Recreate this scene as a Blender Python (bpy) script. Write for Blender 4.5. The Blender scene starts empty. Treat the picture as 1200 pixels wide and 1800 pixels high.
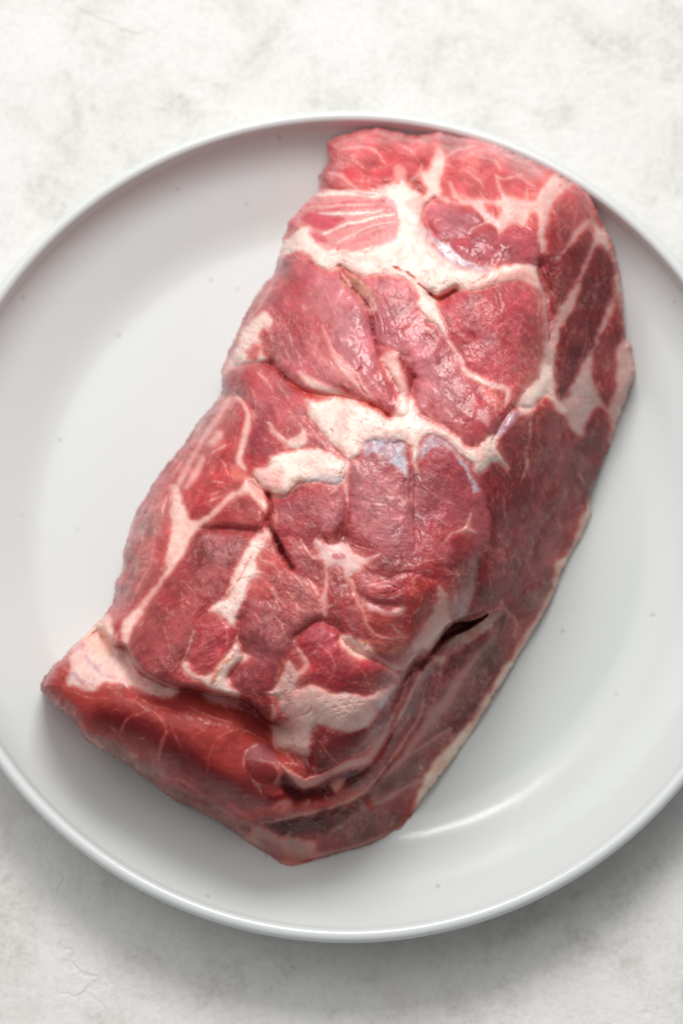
import bpy, bmesh, math
import numpy as np
from mathutils import Vector, Matrix
R = math.radians
C = bpy.context.scene.collection
scene = bpy.context.scene
# ------------------------------------------------------------------ camera (metres; origin on the plate's well)
TILT = R(13.0); DIST = .80; FPX = 4170.0         # FPX: focal length in units of the joint's map
cam_d = bpy.data.cameras.new('camera'); cam = bpy.data.objects.new('camera', cam_d); C.objects.link(cam)
cam.location = (0, -DIST * math.sin(TILT), DIST * math.cos(TILT)); cam.rotation_euler = (TILT, 0, 0)
cam_d.sensor_fit = 'VERTICAL'; cam_d.sensor_height = 36; cam_d.lens = 36 * FPX / 1800
cam_d.clip_start = .05; cam_d.clip_end = 50
cam_d.dof.use_dof = True; cam_d.dof.focus_distance = DIST - .078; cam_d.dof.aperture_fstop = 8.5
scene.camera = cam
# ------------------------------------------------------------------ light: a soft window beyond the far left edge, pale room all round
w = bpy.data.worlds.new("World"); scene.world = w; w.use_nodes = True
nt = w.node_tree; bg = nt.nodes['Background']; bg.inputs[0].default_value = (.98, .99, 1.0, 1); bg.inputs[1].default_value = .255
def area(name, loc, tgt, sx, sy, power, col):
    l = bpy.data.lights.new(name, 'AREA'); l.shape = 'RECTANGLE'; l.size = sx; l.size_y = sy; l.energy = power; l.color = col
    o = bpy.data.objects.new(name, l); C.objects.link(o); o.location = loc
    o.rotation_euler = (Vector(tgt) - Vector(loc)).to_track_quat('-Z', 'Y').to_euler(); return o
area('window_light', (.04, .87, 1.08), (0, 0, .03), .56, .42, 13.5, (1.0, .99, .975))
area('ceiling_bounce', (-.55, .85, 1.60), (-.1, .1, 0), 2.4, 1.8, 23, (1.0, .985, .965))
scene.view_settings.view_transform = 'Standard'; scene.view_settings.look = 'None'
scene.view_settings.exposure = 0; scene.view_settings.gamma = 1
scene.render.engine = 'CYCLES'

# ------------------------------------------------------------------ helpers
def tag(o, label=None, cat=None, kind=None, group=None):
    if label: o['label'] = label
    if cat: o['category'] = cat
    if kind: o['kind'] = kind
    if group: o['group'] = group
    return o
def mat(name):
    m = bpy.data.materials.new(name); m.use_nodes = True
    return m, m.node_tree, m.node_tree.nodes['Principled BSDF']
def nd(t, kind, **kw):
    n = t.nodes.new(kind)
    for k, v in kw.items():
        if k.startswith('i_'): n.inputs[k[2:].replace('_', ' ')].default_value = v
        else: setattr(n, k, v)
    return n
def ramp(t, fac, stops):
    r = t.nodes.new('ShaderNodeValToRGB'); e = r.color_ramp.elements
    while len(e) < len(stops): e.new(.5)
    for q, (p, c) in zip(e, stops): q.position = p; q.color = (c if isinstance(c, tuple) else (c, c, c)) + (1,)
    t.links.new(fac, r.inputs[0]); return r
def coords(t): return nd(t, 'ShaderNodeTexCoord').outputs['Object']
def noise(t, co, scale, detail=4, rough=.5, dist=0):
    n = nd(t, 'ShaderNodeTexNoise'); n.inputs['Scale'].default_value = scale; n.inputs['Detail'].default_value = detail
    n.inputs['Roughness'].default_value = rough; n.inputs['Distortion'].default_value = dist; t.links.new(co, n.inputs['Vector']); return n.outputs['Fac']
def mixc(t, f, a, b, mode='MIX'):
    m = nd(t, 'ShaderNodeMix', data_type='RGBA', blend_type=mode)
    for s, v in ((m.inputs[0], f), (m.inputs[6], a), (m.inputs[7], b)):
        if hasattr(v, 'links'): t.links.new(v, s)
        else: s.default_value = v if not isinstance(v, tuple) else v + (1,)
    return m.outputs[2]
def bump(t, bsdf, h, dist, strength=1.0):
    b = nd(t, 'ShaderNodeBump'); b.inputs['Distance'].default_value = dist; b.inputs['Strength'].default_value = strength
    t.links.new(h, b.inputs['Height']); t.links.new(b.outputs[0], bsdf.inputs['Normal']); return b
def math_n(t, op, a, b=0.0):
    m = nd(t, 'ShaderNodeMath', operation=op)
    for s, v in ((m.inputs[0], a), (m.inputs[1], b)):
        if hasattr(v, 'links'): t.links.new(v, s)
        else: s.default_value = v
    return m.outputs[0]

# ------------------------------------------------------------------ table top
TZ = -.0065
m, t, b = mat('pale plaster table'); co = coords(t)
n_big = noise(t, co, 7, 5, .6, .6); n_mid = noise(t, co, 38, 6, .62, .5); n_fine = noise(t, co, 260, 4, .6)
c1 = ramp(t, n_big, [(.36, (.695, .685, .66)), (.52, (.725, .718, .70)), (.66, (.74, .732, .72))]).outputs[0]
blot = ramp(t, n_mid, [(.34, 1.0), (.46, .3), (.55, 0.0)]).outputs[0]
c2 = mixc(t, math_n(t, 'MULTIPLY', math_n(t, 'MULTIPLY', blot, ramp(t, n_fine, [(.35, 1.0), (.65, .35)]).outputs[0]), .60), c1, (.47, .455, .415))
warm = ramp(t, noise(t, co, 24, 4, .6), [(.58, 0.0), (.72, 1.0)]).outputs[0]
c3 = mixc(t, math_n(t, 'MULTIPLY', warm, .30), c2, (.58, .50, .455))
v = nd(t, 'ShaderNodeTexVoronoi', feature='DISTANCE_TO_EDGE'); v.inputs['Scale'].default_value = 16
wv = nd(t, 'ShaderNodeVectorMath', operation='ADD'); nn = nd(t, 'ShaderNodeTexNoise'); nn.inputs['Scale'].default_value = 22; nn.inputs['Detail'].default_value = 5
t.links.new(co, nn.inputs['Vector']); sc_ = nd(t, 'ShaderNodeVectorMath', operation='SCALE'); sc_.inputs['Scale'].default_value = .07
t.links.new(nn.outputs['Color'], sc_.inputs[0]); t.links.new(co, wv.inputs[0]); t.links.new(sc_.outputs[0], wv.inputs[1]); t.links.new(wv.outputs[0], v.inputs['Vector'])
crk = ramp(t, v.outputs['Distance'], [(0.0, 1.0), (.02, 0.0)]).outputs[0]
cg = ramp(t, noise(t, co, 14, 3, .5), [(.55, 0.0), (.64, 1.0)]).outputs[0]
crack = math_n(t, 'MULTIPLY', crk, cg)
c4 = mixc(t, math_n(t, 'MULTIPLY', crack, .07), c3, (.45, .42, .38))
grn = ramp(t, noise(t, co, 520, 4, .7), [(.30, .90), (.50, 1.0), (.72, 1.03)]).outputs[0]; c4 = mixc(t, 1.0, c4, grn, 'MULTIPLY')
t.links.new(c4, b.inputs['Base Color']); b.inputs['Roughness'].default_value = .72; b.inputs['Specular IOR Level'].default_value = .25
hh = math_n(t, 'ADD', math_n(t, 'MULTIPLY', n_mid, .7), math_n(t, 'MULTIPLY', n_fine, .3)); hh = math_n(t, 'ADD', hh, math_n(t, 'MULTIPLY', noise(t, co, 900, 2, .6), .18)); hh = math_n(t, 'SUBTRACT', hh, math_n(t, 'MULTIPLY', crack, .4))
bump(t, b, hh, .0012, .6)
me = bpy.data.meshes.new('table_top'); bm = bmesh.new()
bmesh.ops.create_grid(bm, x_segments=2, y_segments=2, size=1.2); bmesh.ops.translate(bm, verts=bm.verts, vec=(0, 0, TZ)); bm.to_mesh(me); bm.free()
me.materials.append(m); o = bpy.data.objects.new('table_top', me); C.objects.link(o); tag(o, 'off-white mottled plaster table top', kind='structure')

# ------------------------------------------------------------------ plate (lathe)
PX, PY, PR = .0024, -.0040, .1405
def plate_z(r):                                   # upper face, metres
    return np.interp(r, _RR, _ZZ)
_RR = np.linspace(0, .138, 400); _x = _RR * 100
_sl = .45 * np.clip((_x - 9.75) / 1.7, 0, 1) ** 2 * (3 - 2 * np.clip((_x - 9.75) / 1.7, 0, 1)) + 1.35 * np.clip((_x - 12.2) / 1.6, 0, 1) ** 2
_ZZ = np.concatenate([[0], np.cumsum((_sl[1:] + _sl[:-1]) / 2) * (_RR[1] - _RR[0])])
RZ = float(_ZZ[-1])
prof = []
for r in np.concatenate([np.linspace(0, .09, 14), .092 + .0440 * np.linspace(0, 1, 70)]): prof.append((r, float(plate_z(r))))
for a in np.linspace(150, -20, 16): prof.append((.1386 + .0023 * math.cos(R(a)), RZ - .0010 + .0023 * math.sin(R(a))))
for r, z in ((.1404, .0105), (.1390, .0065), (.1350, .0030), (.129, .0002), (.120, -.0020), (.108, -.0035), (.096, -.0042), (.088, -.0044), (.0865, -.0060), (.0855, -.0064), (.084, -.0064), (.083, -.0060), (.082, -.0044), (.04, -.0042), (0, -.0042)): prof.append((r, z))
def lathe(name, prof, seg, material, centre):
    vs_, fs = [], []; n = len(prof)
    for j in range(seg):
        a = 2 * math.pi * j / seg
        for r, z in prof:
            wob = .995 + .0016 * math.sin(2 * a + .6) + .0008 * math.sin(3 * a)
            vs_.append((centre[0] + r * wob * math.cos(a), centre[1] + r * wob * math.sin(a), z + (r / .14) ** 3 * .00025 * math.sin(3 * a + 1)))
    for j in range(seg):
        k = (j + 1) % seg
        for i in range(n - 1): fs.append((j * n + i, j * n + i + 1, k * n + i + 1, k * n + i))
    me = bpy.data.meshes.new(name); me.from_pydata(vs_, [], fs); bm = bmesh.new(); bm.from_mesh(me)
    bmesh.ops.remove_doubles(bm, verts=bm.verts, dist=1e-6); bmesh.ops.recalc_face_normals(bm, faces=bm.faces); bm.to_mesh(me); bm.free()
    me.polygons.foreach_set('use_smooth', [True] * len(me.polygons)); me.materials.append(material)
    o = bpy.data.objects.new(name, me); C.objects.link(o); return o
m, t, b = mat('speckled white stoneware glaze'); co = coords(t)
base = mixc(t, noise(t, co, 9, 4, .6), (.62, .652, .645), (.645, .672, .664))
sp = nd(t, 'ShaderNodeTexVoronoi', feature='F1'); sp.inputs['Scale'].default_value = 95; sp.inputs['Randomness'].default_value = 1; t.links.new(co, sp.inputs['Vector'])
dot = ramp(t, math_n(t, 'ADD', sp.outputs['Distance'], math_n(t, 'MULTIPLY', noise(t, co, 900, 2), .05)), [(.075, 1.0), (.13, 0.0)]).outputs[0]
sel = nd(t, 'ShaderNodeSeparateColor'); t.links.new(sp.outputs['Color'], sel.inputs[0])
pick = ramp(t, sel.outputs[0], [(.30, 0.0), (.85, 1.0)]).outputs[0]
spk = math_n(t, 'MULTIPLY', math_n(t, 'MULTIPLY', dot, pick), .5)
t.links.new(mixc(t, spk, base, (.36, .34, .32)), b.inputs['Base Color'])
b.inputs['Roughness'].default_value = .17; b.inputs['Specular IOR Level'].default_value = .42
bump(t, b, math_n(t, 'ADD', noise(t, co, 120, 3, .5), math_n(t, 'MULTIPLY', noise(t, co, 900, 2, .5), .35)), .00012, .5)
plate = lathe('plate', prof, 256, m, (PX, PY))
tag(plate, 'round off-white stoneware plate with grey speckles and a raised rim under the raw meat', 'plate')
# ------------------------------------------------------------------ noise
_rs = np.random.RandomState(7)
_TAB = _rs.rand(16, 256, 256).astype(np.float32)
def vn(x, y, seed=0):
    xi = np.floor(x); yi = np.floor(y)
    fx = (x - xi); fy = (y - yi)
    fx = fx * fx * (3 - 2 * fx); fy = fy * fy * (3 - 2 * fy)
    xi = xi.astype(np.int64) & 255; yi = yi.astype(np.int64) & 255
    x1 = (xi + 1) & 255; y1 = (yi + 1) & 255
    T = _TAB[seed & 15]
    return ((T[yi, xi] * (1 - fx) + T[yi, x1] * fx) * (1 - fy)
            + (T[y1, xi] * (1 - fx) + T[y1, x1] * fx) * fy)
def fbm(x, y, seed=0, octv=4, gain=.5):
    a = 1.0; s = 0; t = 0
    for k in range(octv):
        s = s + a * vn(x * 2 ** k + 17.3 * k, y * 2 ** k + 9.1 * k, seed + k); t += a; a *= gain
    return s / t
def blur(A, r):
    if r <= 0: return A
    k = int(max(1, round(r * 2.5))); g = np.exp(-.5 * (np.arange(-k, k + 1) / r) ** 2); g /= g.sum()
    B = np.pad(A, ((k, k), (0, 0)), mode='edge'); C_ = np.zeros_like(A)
    for i, w in enumerate(g): C_ += w * B[i:i + A.shape[0]]
    B = np.pad(C_, ((0, 0), (k, k)), mode='edge'); D = np.zeros_like(A)
    for i, w in enumerate(g): D += w * B[:, i:i + A.shape[1]]
    return D

# ------------------------------------------------------------------ the joint's own map: x right, y down, 54 units to the centimetre
ST = 1.5
U0, V0, U1, V1 = 55, 208, 1132, 1540
us = np.arange(U0, U1, ST, dtype=np.float32); vs = np.arange(V0, V1, ST, dtype=np.float32)
U, V = np.meshgrid(us, vs)
NY, NX = U.shape
wx = (fbm(U / 34, V / 34, 1, 4, .62) - .5) * 15; wy = (fbm(U / 34, V / 34, 5, 4, .62) - .5) * 15
WU = U + wx; WV = V + wy                      # organic wobble for every traced edge
wx2 = (fbm(U / 30, V / 30, 9, 3) - .5) * 5; wy2 = (fbm(U / 30, V / 30, 3, 3) - .5) * 5
SU = U + wx2; SV = V + wy2                    # calmer wobble for lines

_a = math.radians(-52); _fa = U * math.cos(_a) + V * math.sin(_a) + wx * 2; _fb = -U * math.sin(_a) + V * math.cos(_a) + wy * 2
JIT = (fbm(U / 8, V / 8, 13, 3, .6) - .5) * 9 + (vn(_fa / 22, _fb / 3.2, 4) - .5) * 5.5
LBR = fbm(U / 9, V / 9, 1, 3)
COL = np.zeros((NY, NX, 3), np.float32); COL[:] = (165, 68, 76)
FAT = np.zeros((NY, NX), np.float32)          # 1 = fat
SIL = np.zeros((NY, NX), np.float32)          # 1 = silverskin
LAB = np.zeros((NY, NX), np.int32)            # muscle number
DIR = np.zeros((NY, NX), np.float32); FIB = np.full((NY, NX), .6, np.float32)
HGT = np.zeros((NY, NX), np.float32)          # relief in cm
NLAB = [0]

def smooth_pts(p, closed, n=4):
    p = np.asarray(p, np.float32); m = len(p); out = []
    if m < 3: return p
    rng = range(m) if closed else range(m - 1)
    for i in rng:
        if closed: a, b, c, d = p[(i - 1) % m], p[i], p[(i + 1) % m], p[(i + 2) % m]
        else: a, b, c, d = p[max(i - 1, 0)], p[i], p[i + 1], p[min(i + 2, m - 1)]
        for k in range(n):
            t = k / n
            out.append(.5 * ((2 * b) + (c - a) * t + (2 * a - 5 * b + 4 * c - d) * t * t + (3 * b - a - 3 * c + d) * t ** 3))
    if not closed: out.append(p[-1])
    return np.array(out, np.float32)
def box(p, mrg):
    x0, y0 = p[:, 0].min() - mrg, p[:, 1].min() - mrg; x1, y1 = p[:, 0].max() + mrg, p[:, 1].max() + mrg
    i0 = max(0, int((y0 - V0) / ST)); i1 = min(NY, int((y1 - V0) / ST) + 2)
    j0 = max(0, int((x0 - U0) / ST)); j1 = min(NX, int((x1 - U0) / ST) + 2)
    return slice(i0, i1), slice(j0, j1)
def poly_sdf(pts, mrg, X, Y, sm=True):
    p = smooth_pts(pts, True, 3) if sm else np.asarray(pts, np.float32)
    sl = box(p, mrg); x = X[sl]; y = Y[sl]
    d2 = np.full(x.shape, 1e12, np.float32); ins = np.zeros(x.shape, bool)
    q = np.roll(p, -1, 0)
    for (ax, ay), (bx, by) in zip(p, q):
        ex, ey = bx - ax, by - ay; L = ex * ex + ey * ey + 1e-9
        t = np.clip(((x - ax) * ex + (y - ay) * ey) / L, 0, 1)
        dx = x - ax - t * ex; dy = y - ay - t * ey
        np.minimum(d2, dx * dx + dy * dy, out=d2)
        if ay != by:
            c = ((ay > y) != (by > y)) & (x < ex * (y - ay) / ey + ax); ins ^= c
    d = np.sqrt(d2)
    return sl, np.where(ins, d, -d)
def line_d(pts, w, mrg, X, Y):
    n = 4; p = smooth_pts(pts, False, n)
    if np.isscalar(w): w = [w] * len(pts)
    if len(w) != len(pts): w = np.interp(np.linspace(0, 1, len(pts)), np.linspace(0, 1, len(w)), w)
    ww = np.interp(np.linspace(0, 1, len(p)), np.linspace(0, 1, len(pts)), w)
    sl = box(p, mrg); x = X[sl]; y = Y[sl]
    best = np.full(x.shape, 1e9, np.float32); dist = best.copy(); side = np.zeros_like(best)
    for i in range(len(p) - 1):
        (ax, ay), (bx, by) = p[i], p[i + 1]
        ex, ey = bx - ax, by - ay; L = ex * ex + ey * ey + 1e-9
        t = np.clip(((x - ax) * ex + (y - ay) * ey) / L, 0, 1)
        dx = x - ax - t * ex; dy = y - ay - t * ey
        d = np.sqrt(dx * dx + dy * dy); e = d - .5 * (ww[i] * (1 - t) + ww[i + 1] * t)
        m = e < best
        best = np.where(m, e, best); dist = np.where(m, d, dist); side = np.where(m, (ex * dy - ey * dx) / (math.sqrt(L) * d + 1e-4), side)
    return sl, best, dist, side
def sst(x): x = np.clip(x, 0, 1); return x * x * (3 - 2 * x)
def mix(sl, col, a):
    COL[sl] += (np.array(col, np.float32) - COL[sl]) * a[..., None]

def M(col, pts, soft=5, ang=0, fib=.6, h=.13, r=14, a=1.0):
    sl, d = poly_sdf(pts, soft + 6, WU, WV); d0 = d; d = d + JIT[sl]; al = sst(d / soft + .5) * a
    mix(sl, col, al); FAT[sl] *= 1 - al; SIL[sl] *= 1 - al
    NLAB[0] += 1; m = d > 0
    LAB[sl] = np.where(m, NLAB[0], LAB[sl])
    DIR[sl] = np.where(m, math.radians(ang), DIR[sl]); FIB[sl] = np.where(m, fib, FIB[sl])
    HGT[sl] += .62 * h * (1 - np.exp(-np.maximum(d0, 0) / r))
def F(col, pts, soft=7, h=.05, a=1.0):
    sl, d = poly_sdf(pts, soft + 6, WU, WV); d0 = d; d = d + JIT[sl]; al = sst(d / soft + .5) * a
    mix(sl, col, al); FAT[sl] += (1 - FAT[sl]) * al; SIL[sl] *= 1 - al
    HGT[sl] += h * (1 - np.exp(-np.maximum(d0, 0) / 10))
def S(col, pts, soft=11, a=1.0):
    sl, d = poly_sdf(pts, soft + 3, WU, WV); al = sst(d / soft + .5) * a
    mix(sl, col, al); SIL[sl] += (1 - SIL[sl]) * al; FAT[sl] *= 1 - al
def T(col, pts, soft=20, a=1.0, brk=0):
    sl, d = poly_sdf(pts, soft, WU, WV); al = sst(d / soft + .5) * a
    if brk: al = al * sst((fbm(U[sl] / 9, V[sl] / 9, 11, 4) - .5 + .28) * 3.5 * brk)
    mix(sl, col, al)
def L(col, pts, w, soft=3, a=1.0, k='f', h=0.03):
    sl, e, d, s = line_d(pts, w, soft + 14, SU, SV); e = e + JIT[sl] * (.35 if np.max(w) > 3 else .12); al = sst(-e / soft + .5) * a
    if k == 't': al = al * (.3 + .7 * sst((LBR[sl] - .36) * 5))
    mix(sl, col, al)
    if k == 'f': FAT[sl] += (1 - FAT[sl]) * al
    if k == 'm': FAT[sl] *= 1 - al
    HGT[sl] += h * al
def G(depth, pts, wl, wr, w0=0):
    """gouge: falls off over wl units on the left of the stroke's direction and wr on the right"""
    sl, e, d, s = line_d(pts, w0, 3.2 * max(wl, wr), SU, SV)
    q = sst((s + 1) / 2); w = wl * (1 - q) + wr * q; e = np.maximum(e, 0)
    HGT[sl] -= (.8 if depth < 1 else 1) * depth * np.exp(-(e / w) ** 1.3)
R_ = math.radians
OUT = [(573,253),(587,243),(620,232),(653,225),(697,232),(730,237),(767,233),(800,238),(847,248),(880,257),(900,268),(950,290),(1000,317),
(1030,340),(1047,367),(1060,397),(1077,427),(1085,460),(1093,500),(1096,540),(1099,575),(1100,598),(1110,608),(1113,635),(1115,660),(1103,690),(1087,733),
(1070,783),(1050,833),(1037,877),(1038,903),(1027,933),(1003,973),(983,1013),(970,1047),(953,1083),(927,1125),(897,1177),(863,1230),(833,1280),
(800,1327),(767,1373),(738,1411),(717,1443),(683,1467),(633,1490),(583,1503),(533,1517),(503,1522),(483,1510),(450,1490),(417,1467),(370,1437),
(333,1417),(317,1413),(283,1390),(250,1367),(217,1340),(193,1327),(163,1310),(143,1293),(133,1267),(100,1243),(75,1217),(72,1200),(93,1170),
(127,1137),(157,1107),(175,1090),(190,1073),(200,1050),(203,1023),(217,997),(218,967),(227,933),(240,900),(260,863),(283,827),(307,800),(350,740),
(370,717),(388,693),(389,667),(393,640),(410,597),(433,547),(463,500),(482,480),(487,460),(493,433),(500,413),(507,387),(517,380),(535,360),(558,333),
(560,310),(575,283)]
CR=(248,220,208); CP=(240,190,182); PE=(242,200,187)
# ---- far end
M((190,72,86),[(565,240),(620,222),(700,222),(767,225),(775,250),(765,268),(745,300),(715,312),(700,322),(680,324),(668,340),(655,346),(630,338),(600,334),(545,335),(550,300)],4,18,.9)
M((188,98,112),[(552,312),(575,305),(600,312),(606,325),(600,336),(552,336)],5,20,.7)
L(CP,[(600,262),(640,258),(660,268),(676,288)],[2,4,2],3,.7)
L(CP,[(575,303),(600,310),(612,322),(632,334)],[2,8,5],4,.8)
F(CP,[(690,298),(705,290),(716,305),(712,322),(700,320)],6,.02,.7)
M((192,84,98),[(768,300),(775,285),(800,255),(800,225),(850,235),(900,255),(950,280),(1000,305),(985,318),(960,322),(955,338),(935,353),(905,346),(880,350),(850,345),(835,358),(800,353),(775,346)],6,25,.8)
F(PE,[(762,262),(772,262),(780,285),(775,320),(768,345),(752,350),(745,330),(740,302),(755,296)],6)
T((226,150,150),[(800,280),(815,270),(835,266),(843,280),(836,300),(815,292)],12,.7,1)
L(PE,[(782,278),(808,262),(840,255)],[3,5,2],4,.8)
L(PE,[(790,322),(800,342),(818,354)],[5,9,4],6,.8)
L(PE,[(870,308),(885,315),(918,309)],[3,4,2],4,.8)
L(PE,[(872,312),(880,335),(893,352)],[3,6,8],5,.8)
L((225,150,150),[(840,262),(880,270),(930,292),(955,312)],[3,6,10],9,.55)
L((225,150,150),[(720,245),(760,252),(790,262)],[3,5,3],6,.5)
F(CP,[(768,342),(800,357),(830,351),(850,346),(870,349),(900,344),(935,350),(950,330),(975,308),(992,320),(968,350),(962,400),(958,432),(948,432),(945,395),(938,372),(928,385),(926,402),(905,396),(885,402),(874,412),(868,398),(850,391),(840,405),(822,414),(826,402),(843,392),(852,380),(830,368),(800,363),(770,353)],5)
M((190,84,94),[(853,354),(866,358),(882,370),(872,382),(858,376)],5,80,.5,.03)
M((178,98,118),[(763,350),(747,367),(750,393),(763,413),(787,418),(820,413),(829,398),(845,386),(840,373),(820,364),(780,360)],4,30,.5)
M((174,78,96),[(793,427),(823,420),(833,405),(853,391),(866,398),(872,412),(887,402),(905,398),(923,402),(936,378),(945,400),(948,433),(943,468),(910,466),(873,464),(850,464),(820,460),(805,447)],4,35,.6,.18)
F(CR,[(663,337),(677,327),(707,320),(723,330),(747,343),(760,355),(747,367),(743,400),(755,420),(780,445),(813,465),(863,464),(933,467),(948,487),(952,512),(943,512),(910,494),(880,498),(843,510),(800,514),(773,528),(770,537),(780,567),(792,604),(784,598),(768,573),(747,562),(728,535),(733,517),(713,494),(680,484),(645,488),(618,482),(597,468),(575,478),(553,464),(540,448),(513,448),(492,462),(488,433),(498,420),(517,411),(543,397),(570,430),(620,440),(665,425),(690,400),(692,370),(660,350)],5,.12)
F((222,150,150),[(525,362),(552,334),(640,340),(668,345),(692,352),(700,380),(692,415),(655,438),(600,440),(560,434),(540,398),(520,402),(500,420),(494,413),(500,387),(515,375)],8,.02,.9)
T((198,78,92),[(528,380),(560,374),(602,382),(592,394),(562,404),(545,396)],8)
T((190,76,92),[(498,392),(522,382),(517,400),(506,420),(496,416)],6)
L((196,84,96),[(540,362),(600,357),(675,354)],[5,6,2],4,.9,'t')
L((200,90,102),[(555,370),(620,366),(680,364)],[3,6,3],4,.9,'t')
L(CR,[(553,342),(610,338),(662,344)],[6,10,10],5)
L(CR,[(560,375),(620,377),(672,371)],[2,6,4],4)
L(CP,[(545,364),(600,362),(660,361)],[2,3,2],3,.9)
L(CR,[(545,425),(600,398),(650,386),(692,376)],[4,5,6,4],4)
L(CP,[(592,428),(640,402),(700,388)],[3,4,3],4,.9)
L((205,100,110),[(575,412),(610,397),(650,394)],[2,4,2],5,.7,'t')
L((212,110,118),[(610,430),(650,415),(690,398)],[2,7,3],6,.7,'t')
T((200,90,100),[(548,412),(570,412),(575,424),(555,424)],8,.9)
L((205,110,110),[(573,449),(610,444),(650,441)],[1,2,1],2,.7,'t',-.05)
S((214,198,204),[(762,415),(775,420),(793,432),(805,449),(835,464),(862,466),(845,474),(800,466),(775,446)],7)
S((222,205,205),[(737,392),(750,396),(765,415),(758,428),(745,415)],8,.7)
T((232,150,140),[(880,480),(905,474),(935,480),(945,500),(910,492),(885,495),(850,508),(840,500)],14,.55)
L((215,120,105),[(690,470),(710,478),(728,488)],[2,6,2],4,.9,'t',-.12)
L((200,90,80),[(735,498),(750,510),(760,518)],2.5,3,.8,'t',-.1)
T((212,82,64),[(755,516),(775,518),(802,508),(792,520),(772,528)],4)
L((215,130,115),[(830,500),(850,488),(862,474)],[2,5,2],5,.7,'t',-.06)
L((200,110,95),[(572,478),(590,470),(598,466),(615,478),(633,488)],1.8,2,.8,'t',-.08)
# ---- big glossy muscles, their mauve sheen painted into the colour
M((192,100,116),[(455,500),(487,463),(523,442),(537,447),(547,466),(577,480),(597,467),(607,492),(640,528),(655,590),(668,640),(700,698),(716,732),(684,731),(657,713),(597,697),(530,687),(503,664),(480,647),(478,620),(462,590),(440,560),(450,530)],4,60,.45,.25,26)
T((182,66,82),[(470,500),(492,485),(520,500),(530,545),(545,600),(525,610),(500,560),(478,540)],26,.75)
T((205,135,150),[(560,480),(600,500),(640,560),(650,640),(620,640),(590,590),(560,560),(548,510)],34,.6)  # pale mauve reflection painted on
M((192,102,118),[(600,475),(640,490),(680,488),(713,496),(733,520),(728,537),(747,563),(768,575),(788,602),(810,640),(833,672),(835,690),(853,704),(878,733),(864,762),(842,784),(807,770),(777,750),(750,735),(733,722),(722,700),(728,665),(700,640),(672,628),(655,590),(650,550),(628,515)],4,65,.5,.2,24)
T((206,132,148),[(660,500),(710,505),(725,545),(765,590),(780,640),(760,650),(730,610),(700,560)],30,.5)
T((184,54,70),[(800,715),(840,690),(868,730),(850,770),(820,765)],30,.75)
T((178,96,112),[(745,650),(800,640),(825,680),(800,720),(760,700)],26,.45,1)
T((204,148,128),[(602,478),(620,484),(648,508),(662,538),(650,548),(625,517),(604,502)],9,.85,1)
T((214,190,186),[(640,520),(655,528),(662,545),(650,550)],8,.8,1)
L((146,56,66),[(597,470),(603,493),(627,514),(647,538),(653,567),(660,597),(667,627),(683,657),(702,692)],[2,3,3,3,4,3],3,.85,'t',-.12)
for o,(x0,y0,x1,y1) in enumerate([(658,545,668,590),(666,540,676,588),(675,548,684,600),(688,555,700,600),(662,500,690,560),(700,560,714,610)]):
    L((158,78,92),[(x0,y0),((x0+x1)/2+2,(y0+y1)/2),(x1,y1)],[1,2,1],2,.65,'t',-.05)
F(CP,[(670,628),(690,622),(704,634),(714,655),(714,680),(722,702),(740,724),(716,732),(702,700),(686,668)],5,.06)
L((172,86,94),[(658,600),(685,612),(712,628)],[3,8,3],8,.6,'t',-.04)
M((158,52,60),[(702,630),(727,637),(729,658),(720,682),(714,660)],4,70,.4,-.05)
M((158,64,78),[(762,625),(778,622),(794,645),(790,662),(778,668),(768,658)],4,60,.5,-.04)
L((160,66,80),[(780,597),(784,608),(791,622)],[3,7,2],3,.85,'t',-.05)
L((160,66,80),[(750,588),(757,594),(765,602)],[2,5,2],3,.8,'t',-.05)
F((218,178,184),[(838,722),(850,720),(862,735),(858,744),(846,738)],6,.02,.8)
# streak of fat across the glossy muscle
L((224,148,152),[(545,600),(575,635),(610,660)],[8,34,14],24,.7,'t')
L((234,182,178),[(565,572),(577,600),(592,633),(623,667),(652,703)],[2,5,12,18,8],7,.95)
L(CR,[(526,655),(545,672),(575,685),(610,700)],[5,16,16,6],8,.95)
L((176,52,58),[(633,624),(635,645),(624,660),(638,687),(657,713),(682,730)],[1,3,2,4,5,3],3,.85,'t',-.08)
L((182,60,66),[(595,680),(612,690),(640,700)],[2,9,2],5,.8,'t',-.05)
L((190,56,50),[(478,645),(503,664),(530,687),(563,694),(597,698),(657,714),(684,732)],[4,12,10,7,7,6,3],4,.95,'t')
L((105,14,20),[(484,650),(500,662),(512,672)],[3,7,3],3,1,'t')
# left margin
F(CR,[(477,562),(463,545),(448,560),(428,583),(414,613),(390,650),(392,668),(417,642),(450,637),(477,634),(468,600),(470,580)],5,.05)
M((188,96,104),[(470,490),(455,500),(425,545),(403,597),(386,640),(392,650),(402,630),(418,592),(440,558),(462,530)],5,-55,.5,.02)
L(CP,[(482,492),(468,520),(445,548),(436,562)],[3,4,3],3,.85)
M((200,78,80),[(431,625),(447,606),(462,612),(452,628)],5,0,.5,.04)
M((186,84,94),[(455,588),(466,582),(480,615),(485,645),(474,636),(462,610)],4,70,.5,.05)
for p in ([(470,560),(478,600),(488,632)],[(490,590),(505,620),(520,645)],[(500,570),(512,598),(516,620)],[(480,560),(492,580),(500,590)],[(496,600),(490,620),(505,640)],[(520,610),(528,640),(535,655)],[(470,545),(476,540),(484,552)]):
    L((230,175,175),p,[1.5,3,1],2.5,.8,'t',.02)
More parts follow.
